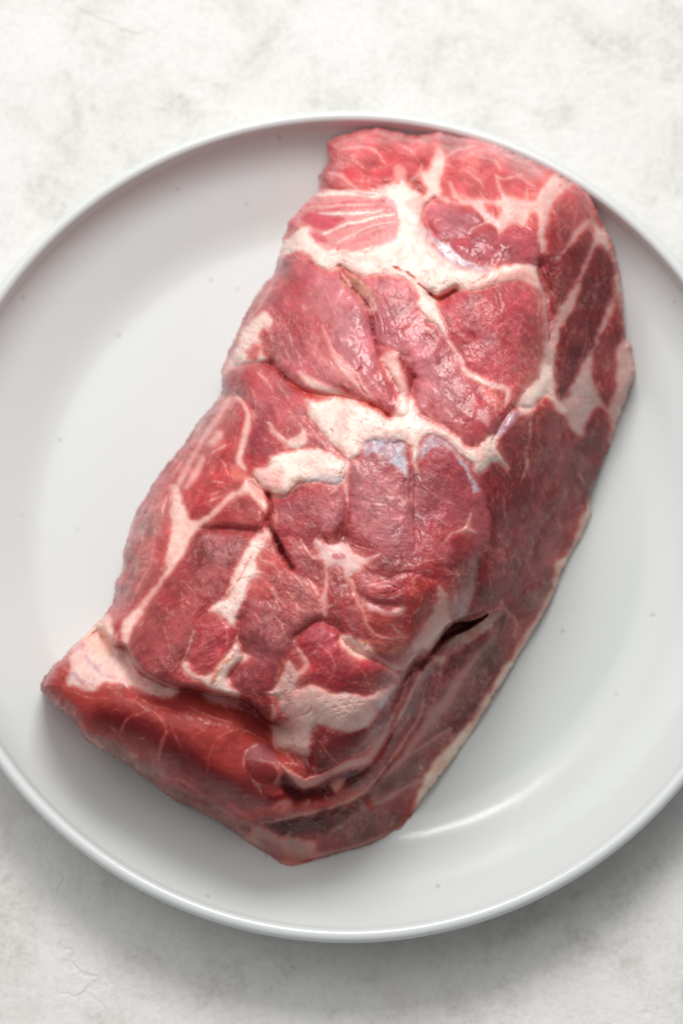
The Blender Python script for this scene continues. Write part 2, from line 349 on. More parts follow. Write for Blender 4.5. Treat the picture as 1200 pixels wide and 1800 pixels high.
# ---- muscle right of the cleft
M((184,80,96),[(773,532),(800,513),(843,511),(880,500),(915,497),(944,512),(955,540),(961,570),(962,600),(955,640),(945,660),(925,682),(905,710),(888,720),(895,692),(880,678),(840,660),(815,645),(803,620),(785,590),(775,558)],4,50,.7,.3,26)
T((198,128,145),[(790,545),(830,525),(860,540),(850,570),(880,600),(860,610),(820,590),(795,575)],26,.5,1)  # painted sheen, mauve patches on the upper face
T((168,54,68),[(800,568),(818,572),(838,588),(828,594),(808,582)],8,.9)
T((190,72,74),[(930,520),(955,540),(960,600),(945,655),(920,680),(905,670),(925,620),(935,560)],24,.6)
L((226,160,150),[(936,512),(948,530),(943,560),(948,585),(940,615)],[2,3,2],2.5,.85,'t',.02)
L((220,110,80),[(955,545),(958,590),(950,640),(935,662),(912,682)],[2,3,3,5],4,.7,'t')
for p in ([(918,560),(910,590),(925,640)],[(900,600),(915,630),(912,660)],[(845,560),(870,575),(895,570)],[(820,610),(860,620),(900,650)],[(930,600),(925,625),(930,650)]):
    L((222,150,150),p,[1,2,1],2,.6,'t')
L(CR,[(775,570),(787,600),(806,628),(818,652),(842,666),(868,678),(887,682),(893,694),(886,716)],[14,6,5,8,10,8,10,8,3],5)
M((208,112,112),[(845,678),(868,687),(884,706),(882,724),(866,714),(852,698)],7,50,.3,.05)
# ---- right flank
F((214,178,170),[(948,350),(985,325),(1010,318),(1050,370),(1095,500),(1102,600),(1116,640),(1110,690),(1075,780),(1020,768),(985,722),(958,695),(930,720),(908,722),(917,687),(940,665),(955,633),(957,600),(950,500)],5,0)
M((166,66,76),[(967,363),(987,340),(1007,323),(1033,340),(1050,370),(1060,400),(1052,402),(1040,388),(1027,391),(1012,404),(998,428),(980,452),(968,447),(959,433),(960,400)],5,75,1.0,.1)
M((136,44,54),[(948,442),(967,446),(980,458),(1000,434),(1017,408),(1034,394),(1043,401),(1038,433),(1027,462),(1013,500),(995,523),(980,548),(962,566),(961,527),(949,490)],5,75,1.0,.1)
M((120,38,46),[(1041,440),(1057,431),(1072,452),(1081,483),(1080,513),(1067,540),(1053,573),(1045,606),(1030,627),(1016,660),(1003,683),(987,703),(973,692),(968,667),(974,640),(979,610),(986,577),(1005,543),(1018,512),(1022,498),(1028,473)],5,78,.9,.14)
M((150,58,68),[(1086,522),(1076,542),(1060,577),(1050,608),(1040,634),(1043,667),(1053,693),(1069,716),(1077,697),(1083,650),(1083,617),(1098,590),(1093,553)],5,78,.9,.1)
M((154,50,56),[(933,717),(957,693),(970,712),(993,722),(1003,753),(1023,770),(1030,800),(1050,833),(1040,880),(1045,905),(1025,935),(990,985),(960,1025),(930,1045),(905,1055),(883,1066),(860,1078),(830,1090),(805,1090),(815,1040),(850,985),(850,900),(845,870),(855,828),(875,808),(892,825),(920,818),(930,790)],6,80,.8,.08,30)
M((132,46,54),[(1037,727),(1053,709),(1071,735),(1069,785),(1052,833),(1040,877),(1012,862),(1002,805),(1022,768)],6,80,.9,.08)
T((132,34,42),[(850,840),(920,830),(950,900),(940,1000),(870,1060),(825,1070),(850,980)],30,.8)
T((140,84,84),[(990,850),(1010,830),(1000,900),(985,950),(970,1010),(940,1040),(950,1000),(975,930)],14,.6,1)
T((172,58,66),[(1010,850),(1035,890),(1020,930),(990,970),(998,900)],10,.7)
F((218,200,190),[(862,788),(878,786),(890,805),(893,824),(880,812),(862,808)],5,.04)
L((172,120,116),[(1047,500),(1040,540),(1020,590)],[2,5,2],8,.35,'t')
L((222,176,168),[(1068,432),(1080,462),(1085,500)],[3,5,3],5,.7)
L(CP,[(1008,322),(1028,340),(1052,372),(1068,410),(1080,440)],[3,5,4],4,.55)
L((205,140,140),[(1010,815),(1018,835),(1028,856)],[2,7,3],4,.8,'t')
T((208,130,130),[(963,566),(976,556),(979,570),(968,590),(961,588)],5,.8)
for p,w in (([(970,400),(985,420),(978,450)],5),([(985,390),(995,400),(990,420)],5),([(1000,350),(1010,380),(1005,400)],3),([(1020,350),(1028,370),(1025,390)],3),([(965,480),(975,500),(970,530)],5),([(995,440),(1002,470),(995,490)],3),([(1045,470),(1050,500),(1045,530)],3),([(1030,560),(1030,600),(1015,640)],3),([(1000,590),(990,630),(985,660)],2.5),([(1068,580),(1060,610),(1055,640)],4)):
    L((190,116,116),p,[1,w,1],4,.65,'t',.02)
# thin seam at the right shoulder
L((128,36,44),[(948,468),(950,490),(960,527),(963,567),(965,600)],[2,3,2],3,.7,'t',-.1)
M((156,60,68),[(900,728),(920,724),(928,735),(928,800),(920,816),(890,814),(873,795),(869,777),(883,750)],4,75,.6,.08)
L((224,160,150),[(931,720),(931,767),(924,800),(924,822),(912,852)],[8,5,5,7,2],3,.9,'t',.03)
L((210,140,134),[(924,820),(935,845),(932,870)],[4,3,1],3,.7,'t')
L((210,140,134),[(905,818),(920,814)],[2,4],3,.7,'t')
F(CR,[(940,668),(960,640),(972,660),(975,692),(997,718),(985,722),(958,697),(946,702),(936,720),(918,728),(906,720),(915,690)],6,.05)
S((190,164,178),[(905,718),(885,738),(866,772),(880,765),(902,735)],11)
# ---- central fat band
F(CR,[(535,703),(560,700),(597,701),(657,717),(688,735),(700,695),(722,703),(735,724),(777,752),(807,771),(840,786),(867,762),(876,795),(892,826),(873,808),(855,828),(838,832),(825,812),(800,790),(775,775),(752,765),(738,778),(734,826),(726,812),(718,790),(700,778),(660,778),(642,778),(632,802),(612,815),(598,800),(575,772),(552,748)],5,.16)
S((206,192,204),[(637,774),(665,770),(703,776),(714,815),(718,840),(697,822),(672,800),(642,802)],11)
S((196,172,182),[(754,765),(783,780),(812,804),(828,833),(843,862),(832,864),(818,832),(798,802),(770,785),(752,800),(740,810),(742,785)],11)
L((230,226,232),[(668,778),(680,790),(690,808)],3,4,.6,'t'); L((168,160,190),[(690,782),(700,800),(708,822)],3,4,.5,'t')
M((172,92,106),[(606,820),(622,812),(640,802),(663,797),(690,814),(714,848),(726,820),(737,832),(735,900),(730,960),(722,985),(660,972),(640,950),(620,925),(606,880)],4,20,.6,.10,24)
M((164,74,88),[(738,835),(748,815),(752,790),(772,785),(800,803),(822,834),(834,864),(850,868),(860,920),(845,985),(800,1000),(750,990),(730,975),(733,900)],4,30,.6,.08,24)
M((162,72,86),[(483,887),(507,867),(525,855),(545,850),(560,854),(583,853),(597,858),(606,877),(610,897),(603,947),(583,957),(560,943),(540,958),(517,947),(500,944),(484,927)],4,40,.6,.22,22)
T((182,112,124),[(560,860),(600,862),(605,900),(595,935),(575,930),(560,900)],14,.7)  # mauve sheen of the wet top put into the colour
T((182,108,120),[(625,820),(690,830),(715,870),(720,920),(690,950),(650,935),(620,900)],30,.55,1)  # broken mauve sheen, a reflection laid in as colour
T((148,44,54),[(610,898),(624,933),(650,947),(668,972),(637,965),(600,960),(560,945),(585,938),(603,915)],8,.85)
M((150,50,60),[(672,975),(730,980),(800,988),(850,980),(850,1000),(820,1030),(785,1045),(765,1022),(737,1012),(700,1010),(660,1015),(640,1000),(650,985)],6,10,.5,.12)
L((206,122,128),[(727,820),(731,860),(727,920),(733,960)],[2,3,2],3,.6,'t',-.06)
L((150,64,76),[(722,830),(722,880),(738,950)],[3,3,3],4,.6,'t',-.05)
L(CP,[(609,815),(607,850),(610,880)],[12,7,3],4,.95)
L((232,188,180),[(732,822),(741,852),(760,867),(777,881),(797,886)],[8,4,2.5,2,1.5],2.5,.9,'t')
L((226,182,172),[(828,902),(818,930),(795,937),(783,952)],[3,6,4,2],4,.9)
L((226,182,172),[(806,932),(820,930),(835,938)],[2,9,2],4,.9)
T((150,50,56),[(800,945),(825,940),(835,970),(820,1000),(790,990)],12,.6)
L((226,150,142),[(727,980),(743,986),(783,981)],[1.5,3,1],2,.9,'t')
F((232,192,186),[(555,945),(577,957),(600,957),(612,958),(620,974),(640,980),(666,973),(648,988),(636,1000),(622,1013),(618,1030),(603,1014),(590,997),(573,1002),(565,985),(547,978),(560,970)],5,.06)
T((180,90,98),[(583,978),(600,974),(608,985),(595,986)],5,.8)
L((220,160,160),[(617,955),(650,968),(672,975)],[3,3,2],3,.7,'t')
M((176,76,88),[(620,1017),(637,1007),(683,1013),(717,1008),(737,1013),(763,1021),(770,1032),(763,1053),(750,1080),(737,1107),(727,1135),(716,1120),(707,1070),(683,1072),(650,1058),(630,1044)],4,15,.8,.18,18)
T((206,130,140),[(622,1015),(680,1012),(690,1030),(650,1040)],12,.5,1)
M((176,56,58),[(716,1012),(763,1022),(768,1035),(750,1080),(728,1133),(713,1110),(709,1065),(716,1040)],8,70,.35,.04)
F((226,186,182),[(628,1048),(663,1063),(685,1071),(711,1065),(708,1079),(680,1079),(650,1070)],5,.04)
M((182,78,80),[(640,1070),(665,1080),(700,1082),(710,1110),(717,1122),(680,1121),(650,1105)],6,20,.5,.08)
F((208,164,152),[(770,1030),(785,1045),(793,1070),(795,1090),(778,1120),(757,1146),(727,1140),(743,1107),(763,1067)],6,.05)
M((142,82,82),[(805,995),(838,980),(838,1030),(828,1060),(815,1092),(797,1094),(785,1052),(792,1025)],8,80,1.2,.02)
M((162,66,76),[(576,1000),(600,1000),(612,1020),(622,1050),(640,1100),(640,1140),(600,1122),(590,1100),(572,1080),(578,1040)],6,70,.6,.1)
L(CP,[(574,1000),(574,1033),(567,1062),(570,1082)],[4,5,12,6],4,.95)
L((222,160,150),[(572,1070),(590,1060),(600,1050)],[6,4,1],4,.7,'t')
L((228,160,136),[(617,1013),(624,1043),(637,1077),(648,1107),(680,1122),(716,1120)],[5,5,5,4,4,3],3.5,.9)
M((178,58,74),[(522,1128),(545,1100),(573,1090),(597,1110),(602,1128),(637,1151),(663,1154),(683,1163),(702,1178),(684,1201),(650,1217),(623,1218),(583,1211),(555,1205),(517,1200),(522,1180),(540,1165),(532,1143)],4,-20,.6,.3,22)
T((202,96,116),[(545,1105),(573,1095),(595,1115),(580,1140),(550,1140)],14,.6,1)
T((150,42,48),[(610,1180),(690,1170),(695,1195),(650,1215),(600,1212)],18,.7)
F((246,218,202),[(594,1116),(623,1122),(656,1138),(652,1158),(617,1154),(601,1140)],8,.05)
T((222,120,90),[(625,1125),(680,1130),(715,1135),(715,1150),(680,1150),(650,1138)],8,.6,1)
L((214,178,172),[(645,1143),(665,1158),(690,1170),(705,1175),(722,1160),(735,1145)],[9,8,7,8,6,3],4,.95)
# ---- left face
M((176,80,94),[(385,675),(410,646),(443,642),(465,650),(490,664),(517,688),(537,716),(545,745),(565,765),(606,804),(602,818),(560,792),(540,786),(505,795),(470,792),(440,802),(430,790),(437,750),(432,705),(415,690),(386,700)],4,55,.7,.22,20)
T((196,122,138),[(463,655),(500,680),(535,725),(535,760),(510,755),(480,730),(450,700)],18,.6)  # sheen painted as a lighter mauve area
T((196,110,124),[(545,755),(590,795),(595,808),(555,785)],10,.7)
T((168,60,78),[(430,760),(460,745),(490,780),(470,790),(440,800)],10,.8,1)
F(CR,[(470,742),(480,748),(500,768),(517,768),(534,754),(541,765),(539,781),(522,789),(500,778),(480,760)],5)
L(CP,[(455,655),(470,670),(483,690)],[5,4,1],4,.8); L((222,170,175),[(460,700),(480,698),(495,705)],[1,3,1],3,.7,'t')
M((190,66,76),[(396,716),(420,704),(432,728),(427,762),(414,792),(407,828),(418,834),(395,858),(383,870),(350,903),(328,912),(318,880),(322,858),(345,820),(365,780),(383,745)],5,-60,.6,.2,16)
M((176,82,90),[(388,693),(365,710),(345,745),(300,800),(270,840),(238,895),(218,933),(208,967),(207,997),(195,1023),(188,1060),(183,1090),(183,1120),(197,1134),(217,1131),(212,1092),(230,1060),(257,1040),(283,1013),(292,985),(298,950),(300,927),(297,897),(303,857),(327,820),(345,785),(372,745),(392,705)],5,-60,.9,.12,20)
T((172,110,110),[(240,930),(260,900),(290,870),(300,890),(280,930),(255,970),(240,1010),(225,1040),(215,1030),(225,980)],16,.5,1)
L(CP,[(405,698),(383,735),(350,785),(325,828),(310,862)],[8,9,8,10,6],4,.9)
L(CP,[(372,720),(352,750),(335,780)],[2,4,2],3,.7)
L(CR,[(412,693),(428,712),(437,735),(429,775),(420,808),(432,826)],[8,7,9,12,12,6],4,.95)
F(CP,[(367,776),(378,764),(394,756),(392,768),(376,782)],4); L(CP,[(374,795),(390,787),(403,782)],[2,5,1],3,.9); L(PE,[(328,858),(342,835),(352,815),(358,800)],[6,12,10,4],6,.85)
L((232,170,160),[(352,855),(375,847),(395,850)],[1,3,1],2,.8,'t')
F((208,100,90),[(413,822),(428,830),(450,832),(448,842),(425,842),(405,836)],6,-.02)
M((188,60,76),[(430,802),(477,798),(482,818),(452,823),(440,836),(432,822)],5,0,.5,.06)
F(CR,[(476,800),(517,792),(540,789),(563,789),(600,809),(609,820),(600,852),(563,850),(537,850),(517,860),(500,872),(483,872),(460,858),(446,838),(450,823),(475,820)],5,.2)
T((236,180,172),[(448,825),(480,825),(500,845),(490,868),(462,857)],12,.7); T((226,222,228),[(540,842),(580,836),(600,842),(598,856),(560,852)],8,.7)
L((205,110,100),[(447,838),(462,858),(480,868),(500,872)],[2,4,3],3,.8,'t',-.15)
F(PE,[(303,857),(316,864),(322,890),(330,912),(357,910),(383,886),(417,860),(432,840),(452,846),(466,862),(473,880),(466,908),(448,874),(423,868),(397,888),(360,920),(348,934),(330,967),(304,1003),(284,1030),(262,1063),(244,1093),(229,1132),(217,1130),(213,1095),(250,1058),(283,1013),(292,973),(300,927),(296,893)],4,.04)
T((222,120,110),[(430,842),(455,850),(468,872),(460,880),(440,860)],8,.5)
M((168,62,68),[(360,926),(383,902),(417,878),(440,873),(460,896),(470,910),(464,924),(443,932),(403,929),(367,934)],4,10,.6,.3,14)
L((210,130,130),[(385,900),(410,880),(440,860)],[1.5,3,2],3,.7,'t')
L((204,74,62),[(468,868),(474,900),(468,926)],[4,6,4],4,.9,'t')
M((156,62,70),[(350,932),(403,934),(447,934),(443,948),(427,968),(413,993),(403,1027),(397,1047),(367,1073),(350,1100),(343,1133),(320,1167),(318,1190),(330,1208),(290,1206),(262,1192),(237,1172),(218,1140),(230,1125),(244,1095),(262,1063),(285,1030),(305,1003),(330,967)],4,-60,.7,.25,26)
T((182,116,128),[(360,940),(410,940),(430,950),(405,985),(375,985),(360,960)],14,.75,1)  # mauve sheen along the upper edge, painted in
T((176,100,108),[(350,1000),(400,990),(385,1040),(350,1060),(330,1050)],20,.4,1)
F(CR,[(443,943),(472,930),(474,948),(453,975),(448,1000),(468,1008),(440,1022),(430,1055),(418,1090),(418,1120),(426,1143),(441,1150),(434,1160),(417,1172),(404,1190),(405,1205),(424,1219),(408,1222),(383,1211),(350,1198),(325,1186),(318,1170),(330,1160),(352,1184),(380,1172),(402,1150),(414,1110),(395,1086),(368,1074),(397,1048),(406,1015),(415,990),(430,965)],4,.06)
L((210,96,92),[(445,972),(430,1000),(412,1030),(400,1045)],[3,3,2],3,.6,'t'); L((205,120,110),[(400,1035),(420,1020),(440,1015)],[1,2,1],2,.8,'t',-.04)
M((180,62,76),[(353,1097),(370,1078),(397,1088),(415,1102),(414,1122),(402,1147),(380,1165),(352,1186),(332,1172),(340,1133)],6,-25,.9,.1)
L((214,120,88),[(372,1200),(385,1175),(410,1150)],[3,9,3],5,.75,'t')
M((188,80,86),[(452,973),(470,960),(490,976),(498,1000),(472,1013),(450,998)],6,60,.5,.1)
M((184,78,82),[(440,1028),(460,1017),(484,1033),(484,1058),(450,1048),(438,1040)],4,60,.5,.08)
M((156,68,78),[(430,1054),(450,1058),(483,1060),(503,1093),(518,1120),(510,1147),(494,1167),(490,1193),(478,1208),(467,1224),(443,1225),(425,1218),(405,1195),(417,1172),(436,1160),(441,1150),(424,1143),(418,1118),(418,1095)],4,75,.8,.22,20)
T((184,132,136),[(470,1080),(505,1105),(510,1130),(480,1140),(465,1110)],14,.4,1)
M((164,64,74),[(500,944),(527,946),(538,960),(550,980),(554,1000),(563,1018),(533,1013),(514,1000),(500,965)],4,70,.5,.12)
M((178,98,104),[(488,1012),(530,1012),(560,1030),(566,1080),(542,1096),(522,1118),(505,1092),(486,1050)],8,30,1.1,.1)
L(CP,[(528,950),(540,968),(550,981),(568,984)],[2,4,3,2],2.5,.85)
L((214,150,150),[(478,1020),(490,1010),(505,1000)],[4,8,2],5,.7,'t'); L((218,160,156),[(480,1045),(492,1075),(498,1100)],[2,3,1],3,.6,'t')
L((210,120,122),[(480,878),(481,905),(484,930)],[4,9,6],4,.85,'t',.06)
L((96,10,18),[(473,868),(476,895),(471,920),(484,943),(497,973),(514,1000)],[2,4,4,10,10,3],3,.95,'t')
L((214,110,80),[(488,1185),(500,1165),(510,1150)],[3,8,3],5,.6,'t')
# ---- fat mass above the lobe
F((216,178,168),[(493,1180),(510,1160),(520,1185),(520,1212),(548,1203),(567,1211),(583,1218),(617,1219),(643,1223),(683,1204),(697,1208),(683,1232),(664,1248),(657,1268),(623,1289),(597,1285),(577,1278),(556,1282),(549,1314),(556,1325),(535,1335),(510,1322),(484,1315),(470,1290),(478,1276),(503,1268),(508,1260),(490,1243),(488,1225),(467,1215),(483,1208)],5,.16)
T((208,150,146),[(500,1220),(540,1215),(545,1250),(510,1258)],14,.6,1)
L((226,180,174),[(523,1142),(536,1160),(536,1174),(522,1190)],[5,9,9,6],3.5,.95)
S((192,168,178),[(655,1238),(690,1208),(697,1210),(684,1232),(664,1248)],6,.7)
L((190,150,140),[(517,1262),(545,1250),(548,1232)],[1,3,1],3,.6,'t',-.05); L((190,150,144),[(560,1255),(600,1240),(640,1235)],[1,3,1],3,.5,'t',-.04)
# ---- floor of the crease and the lobe
F((230,196,186),[(130,1130),(150,1105),(185,1075),(196,1105),(198,1135),(217,1143),(250,1184),(283,1204),(313,1214),(304,1222),(267,1222),(237,1205),(183,1203),(160,1215),(108,1202),(115,1160)],5,.02)
T((242,196,180),[(147,1127),(163,1095),(187,1080),(192,1118),(195,1140),(178,1156),(165,1140)],6)
L((176,146,164),[(150,1152),(170,1175),(185,1188),(215,1195)],[3,8,5,2],6,.7,'t'); L((178,140,160),[(115,1195),(130,1182),(145,1198),(165,1203)],[6,8,8,3],6,.75,'t')
T((196,120,126),[(118,1140),(140,1125),(150,1132),(130,1146)],6,.5)
M((166,60,60),[(60,1205),(80,1168),(112,1150),(122,1170),(112,1198),(135,1206),(160,1215),(185,1207),(237,1213),(267,1231),(300,1230),(318,1212),(340,1207),(352,1218),(372,1236),(430,1249),(462,1270),(480,1282),(484,1312),(510,1325),(540,1337),(548,1375),(560,1400),(583,1412),(520,1430),(457,1445),(417,1430),(383,1412),(350,1392),(310,1374),(277,1345),(250,1335),(200,1300),(160,1290),(125,1268),(95,1248),(65,1225)],5,28,.5,.3,30)
T((178,70,66),[(330,1225),(400,1245),(470,1285),(475,1305),(420,1275),(350,1260)],22,.7)
T((118,22,30),[(180,1240),(260,1260),(330,1310),(400,1360),(470,1410),(420,1415),(330,1365),(240,1300),(170,1275)],38,.85)  # deep red meat, partly the lobe's shaded side put into the colour
F((190,150,146),[(357,1222),(385,1222),(415,1230),(424,1241),(400,1238),(370,1234)],4,0)
L((206,130,136),[(360,1232),(390,1240),(430,1246),(455,1262)],[2,5,3],4,.6,'t')
M((146,44,50),[(430,1232),(450,1222),(485,1225),(490,1245),(500,1262),(485,1272),(460,1262)],4,40,.5,.1)
L((214,170,170),[(478,1240),(483,1255),(478,1266)],[3,9,5],4,.8)
# membranes and marks on the lobe
L((214,134,124),[(270,1250),(285,1268),(292,1285),(284,1310),(279,1335)],[2,6,6,6,4],5,.6,'t')
L((204,120,108),[(212,1285),(222,1266),(240,1258),(262,1250)],[3,6,4,1],5,.7,'t')
L((196,112,104),[(200,1290),(206,1312),(216,1330),(236,1338)],[2,3,1],4,.45,'t')
L((196,112,104),[(218,1285),(222,1310),(236,1330)],[2,2,1],3,.5,'t')
L((212,128,112),[(363,1362),(367,1335),(377,1307),(397,1290),(427,1282),(457,1296),(483,1316)],[1,2.2,2.5,2],3,.5,'t',.02)
T((150,92,104),[(430,1325),(455,1303),(477,1314),(493,1345),(470,1340),(440,1336)],6,.7)
L((206,150,146),[(452,1308),(434,1322),(428,1345),(440,1365),(452,1380),(460,1394)],[3,4,3,4,5,2],3,.8,'t',.03)
L((196,140,140),[(445,1372),(455,1378),(468,1380)],[3,3,1],2.5,.8,'t')
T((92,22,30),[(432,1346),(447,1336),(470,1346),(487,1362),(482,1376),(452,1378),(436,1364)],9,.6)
L((178,140,142),[(462,1338),(485,1345),(492,1362),(484,1376)],[3,6,5,3],5,.75,'t')
M((128,36,42),[(553,1282),(575,1277),(597,1286),(623,1290),(655,1270),(666,1248),(700,1208),(702,1233),(685,1273),(650,1313),(610,1340),(563,1361),(537,1355),(546,1325)],4,-30,.35,.12)
M((124,24,28),[(722,1200),(738,1215),(735,1240),(728,1273),(710,1307),(677,1344),(637,1391),(583,1411),(517,1424),(483,1428),(470,1400),(530,1393),(563,1377),(610,1357),(643,1347),(670,1313),(684,1283),(708,1240)],4,-50,.6,.06)
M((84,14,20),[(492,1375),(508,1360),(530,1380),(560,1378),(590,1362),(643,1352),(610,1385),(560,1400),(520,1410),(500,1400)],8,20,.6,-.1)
L((222,150,128),[(483,1300),(500,1325),(515,1335)],[2,3,1],3,.4,'t')
L((198,154,144),[(497,1345),(515,1365),(535,1378),(560,1370),(585,1357),(618,1341),(643,1337),(658,1320),(676,1295),(688,1270),(708,1243),(722,1212)],[4,12,18,14,10,14,16,12,10,8,6,4],5,.9,'f',.1)
L((190,110,108),[(625,1318),(645,1300),(665,1275)],[1,4,1],4,.6,'t')
for p in ([(515,1320),(525,1335),(535,1350)],[(500,1315),(512,1332),(522,1345)],[(528,1325),(538,1338),(545,1350)]):
    L((190,160,172),p,[4,3,1],3,.7,'t')
F((212,120,104),[(482,1425),(488,1410),(502,1405),(510,1415),(505,1428)],5,.05)
F((206,120,108),[(530,1414),(540,1406),(545,1412),(535,1420)],4,.03); F((200,140,128),[(588,1378),(600,1370),(603,1378),(592,1390)],4,.03)
T((196,40,34),[(560,1405),(620,1385),(640,1378),(635,1395),(590,1416),(550,1425)],8,.7,1)
L((218,80,62),[(400,1410),(425,1428),(457,1443),(523,1430),(583,1417),(630,1396)],[3,7,8,6,5,4],4,.8,'t',.05)
# ---- near end, below the rim
M((104,34,38),[(440,1447),(520,1434),(590,1420),(638,1397),(655,1408),(622,1430),(592,1450),(570,1472),(545,1478),(500,1472),(460,1462)],5,-12,1.3,-.05)
F((168,128,118),[(380,1415),(417,1435),(450,1450),(500,1474),(548,1480),(556,1490),(545,1500),(505,1530),(445,1495),(395,1460),(360,1435)],6,.06)
M((148,108,106),[(120,1266),(160,1292),(200,1302),(250,1338),(277,1348),(310,1377),(350,1395),(385,1418),(440,1450),(420,1475),(330,1425),(240,1370),(180,1325),(135,1295)],6,32,1.0,.03)
T((150,70,76),[(280,1370),(340,1395),(400,1430),(440,1460),(400,1455),(330,1415)],14,.6)
L((212,160,150),[(270,1350),(290,1368),(315,1372),(352,1390)],[2,7,5,2],5,.8,'t')
L((150,90,90),[(150,1292),(180,1305),(200,1322)],[3,4,2],4,.6,'t'); L((196,160,152),[(142,1290),(165,1300),(190,1320)],[2,3,2],3,.5,'t')
T((196,74,58),[(495,1500),(520,1500),(530,1515),(505,1525)],8,.3)
T((150,84,90),[(450,1475),(490,1485),(500,1510),(480,1510)],10,.6)
# ---- lower right flank (thin grey membrane)
M((124,86,88),[(640,1397),(680,1346),(712,1305),(735,1262),(745,1225),(770,1215),(800,1185),(862,1118),(885,1068),(905,1056),(930,1045),(960,1020),(990,985),(985,1030),(950,1095),(900,1178),(865,1235),(805,1325),(765,1382),(720,1445),(690,1470),(630,1495),(560,1515),(558,1480),(575,1470),(600,1445),(625,1430)],5,-52,.5,.06,30)
T((112,50,56),[(790,1260),(850,1180),(880,1130),(900,1120),(880,1180),(840,1240),(800,1290)],24,.6)
T((150,100,92),[(900,1060),(950,1040),(955,1060),(920,1110),(895,1150),(880,1150),(900,1100)],14,.6)
F((232,212,192),[(1028,888),(1020,925),(997,970),(980,990),(965,1040),(950,1075),(905,1145),(868,1200),(830,1262),(796,1304),(748,1356),(737,1388),(722,1436),(745,1420),(780,1375),(812,1330),(840,1282),(872,1232),(905,1180),(942,1120),(985,1047),(990,1015),(1015,975),(1045,930),(1046,880)],4,.04)
L((226,206,184),[(1036,900),(1018,948),(992,1000),(976,1045),(950,1092),(900,1172),(840,1268),(800,1320),(760,1372),(730,1420)],[7,12,9,9,12,9,16,18,20,12],5,.8,'f',.04)
L((178,132,118),[(1040,872),(1030,930),(985,1005),(965,1060),(900,1175)],[2,3,3],3,.5,'t')
L((176,142,140),[(868,1116),(835,1155),(807,1193),(785,1232),(758,1265),(727,1303),(700,1345),(640,1400)],[2,6,14,18,20,12,5,3],8,.75,'f',.04)
L((184,152,148),[(792,1282),(745,1310),(700,1340),(670,1370)],[5,4,4,2],4,.8,'f',.03)
L((176,148,146),[(742,1370),(705,1390),(683,1403),(650,1417)],[5,6,5,3],5,.7,'f',.02)
L((200,150,136),[(722,1440),(690,1462),(640,1483),(590,1497),(545,1508)],[6,5,6,6,8],5,.8)
T((170,60,56),[(700,1440),(725,1400),(728,1430),(710,1450)],9,.6); T((168,50,42),[(640,1412),(652,1408),(655,1422),(640,1428)],5,.9)
L((120,60,66),[(600,1460),(650,1440),(700,1430)],[3,6,2],7,.5,'t')
M((138,54,62),[(738,1168),(763,1156),(775,1183),(768,1217),(747,1248),(733,1240),(731,1200)],5,75,1.2,.06)
M((122,50,56),[(708,1187),(743,1140),(752,1150),(728,1202),(700,1258),(684,1270),(700,1225)],5,-62,1.2,.04)
F((214,180,160),[(760,1150),(787,1146),(780,1168),(770,1166)],4)
M((130,30,40),[(785,1168),(806,1148),(850,1110),(862,1112),(835,1150),(802,1183),(787,1200),(772,1202)],5,-50,1.0,.05)
L((186,130,126),[(770,1160),(775,1190),(762,1230),(750,1255)],[3,3,3],3,.7,'t'); L((186,130,126),[(735,1180),(738,1210),(748,1240)],[2,2,1],2.5,.6,'t')
L((186,140,134),[(720,1190),(705,1225),(690,1258),(680,1280)],[3,5,6,3],3,.85,'f',.05)
# thin pale lips along the near ridge and down the seam
L((214,170,158),[(457,1446),(520,1434),(583,1420),(620,1404),(646,1386),(668,1360),(690,1332),(712,1300),(732,1266),(744,1230)],[2,4,3,6,5,3,3,4,5,3],2.5,.9,'f',.06)
L((206,170,160),[(686,1288),(700,1262),(714,1236),(728,1208),(740,1182)],[3,6,4,5,2],2.5,.85,'f',.05)
L((150,30,30),[(640,1376),(668,1344),(694,1312),(716,1278)],[8,12,12,8],8,.6,'m',0)
L((196,150,144),[(500,1440),(512,1452),(505,1468),(520,1478)],[2,4,3,2],3,.7,'t',.04); L((190,140,134),[(545,1440),(560,1452),(556,1470),(580,1462)],[2,4,3,2],3,.7,'t',.04)
L((196,150,140),[(590,1432),(606,1444),(590,1462)],[2,4,2],3,.7,'t',.04); L((182,118,116),[(455,1452),(490,1458),(530,1450),(580,1440)],[2,4,3,2],3,.55,'t',.05)
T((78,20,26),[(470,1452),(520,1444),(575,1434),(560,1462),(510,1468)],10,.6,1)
T((206,48,36),[(440,1424),(520,1414),(590,1404),(630,1388),(625,1400),(580,1416),(510,1428),(455,1436)],6,.65)
for p in ([(560,1100),(575,1095),(585,1100)],[(548,1120),(560,1108),(570,1100)],[(570,1125),(585,1112),(592,1104)],[(650,1035),(680,1028),(700,1036)],[(655,1045),(685,1042),(708,1032)],[(640,1028),(668,1022),(690,1020)]):
    L((150,48,62),p,[1,2.5,1],2,.7,'t',-.05)
for x0,y0,x1,y1 in ((715,1200,745,1150),(724,1215,750,1170),(736,1235,752,1185),(746,1240,762,1190),(700,1240,718,1205),(752,1250,772,1200)):
    L((196,140,134),[(x0,y0),((x0+x1)/2+3,(y0+y1)/2),(x1,y1)],[1,2.5,1],2.5,.6,'t',.03)
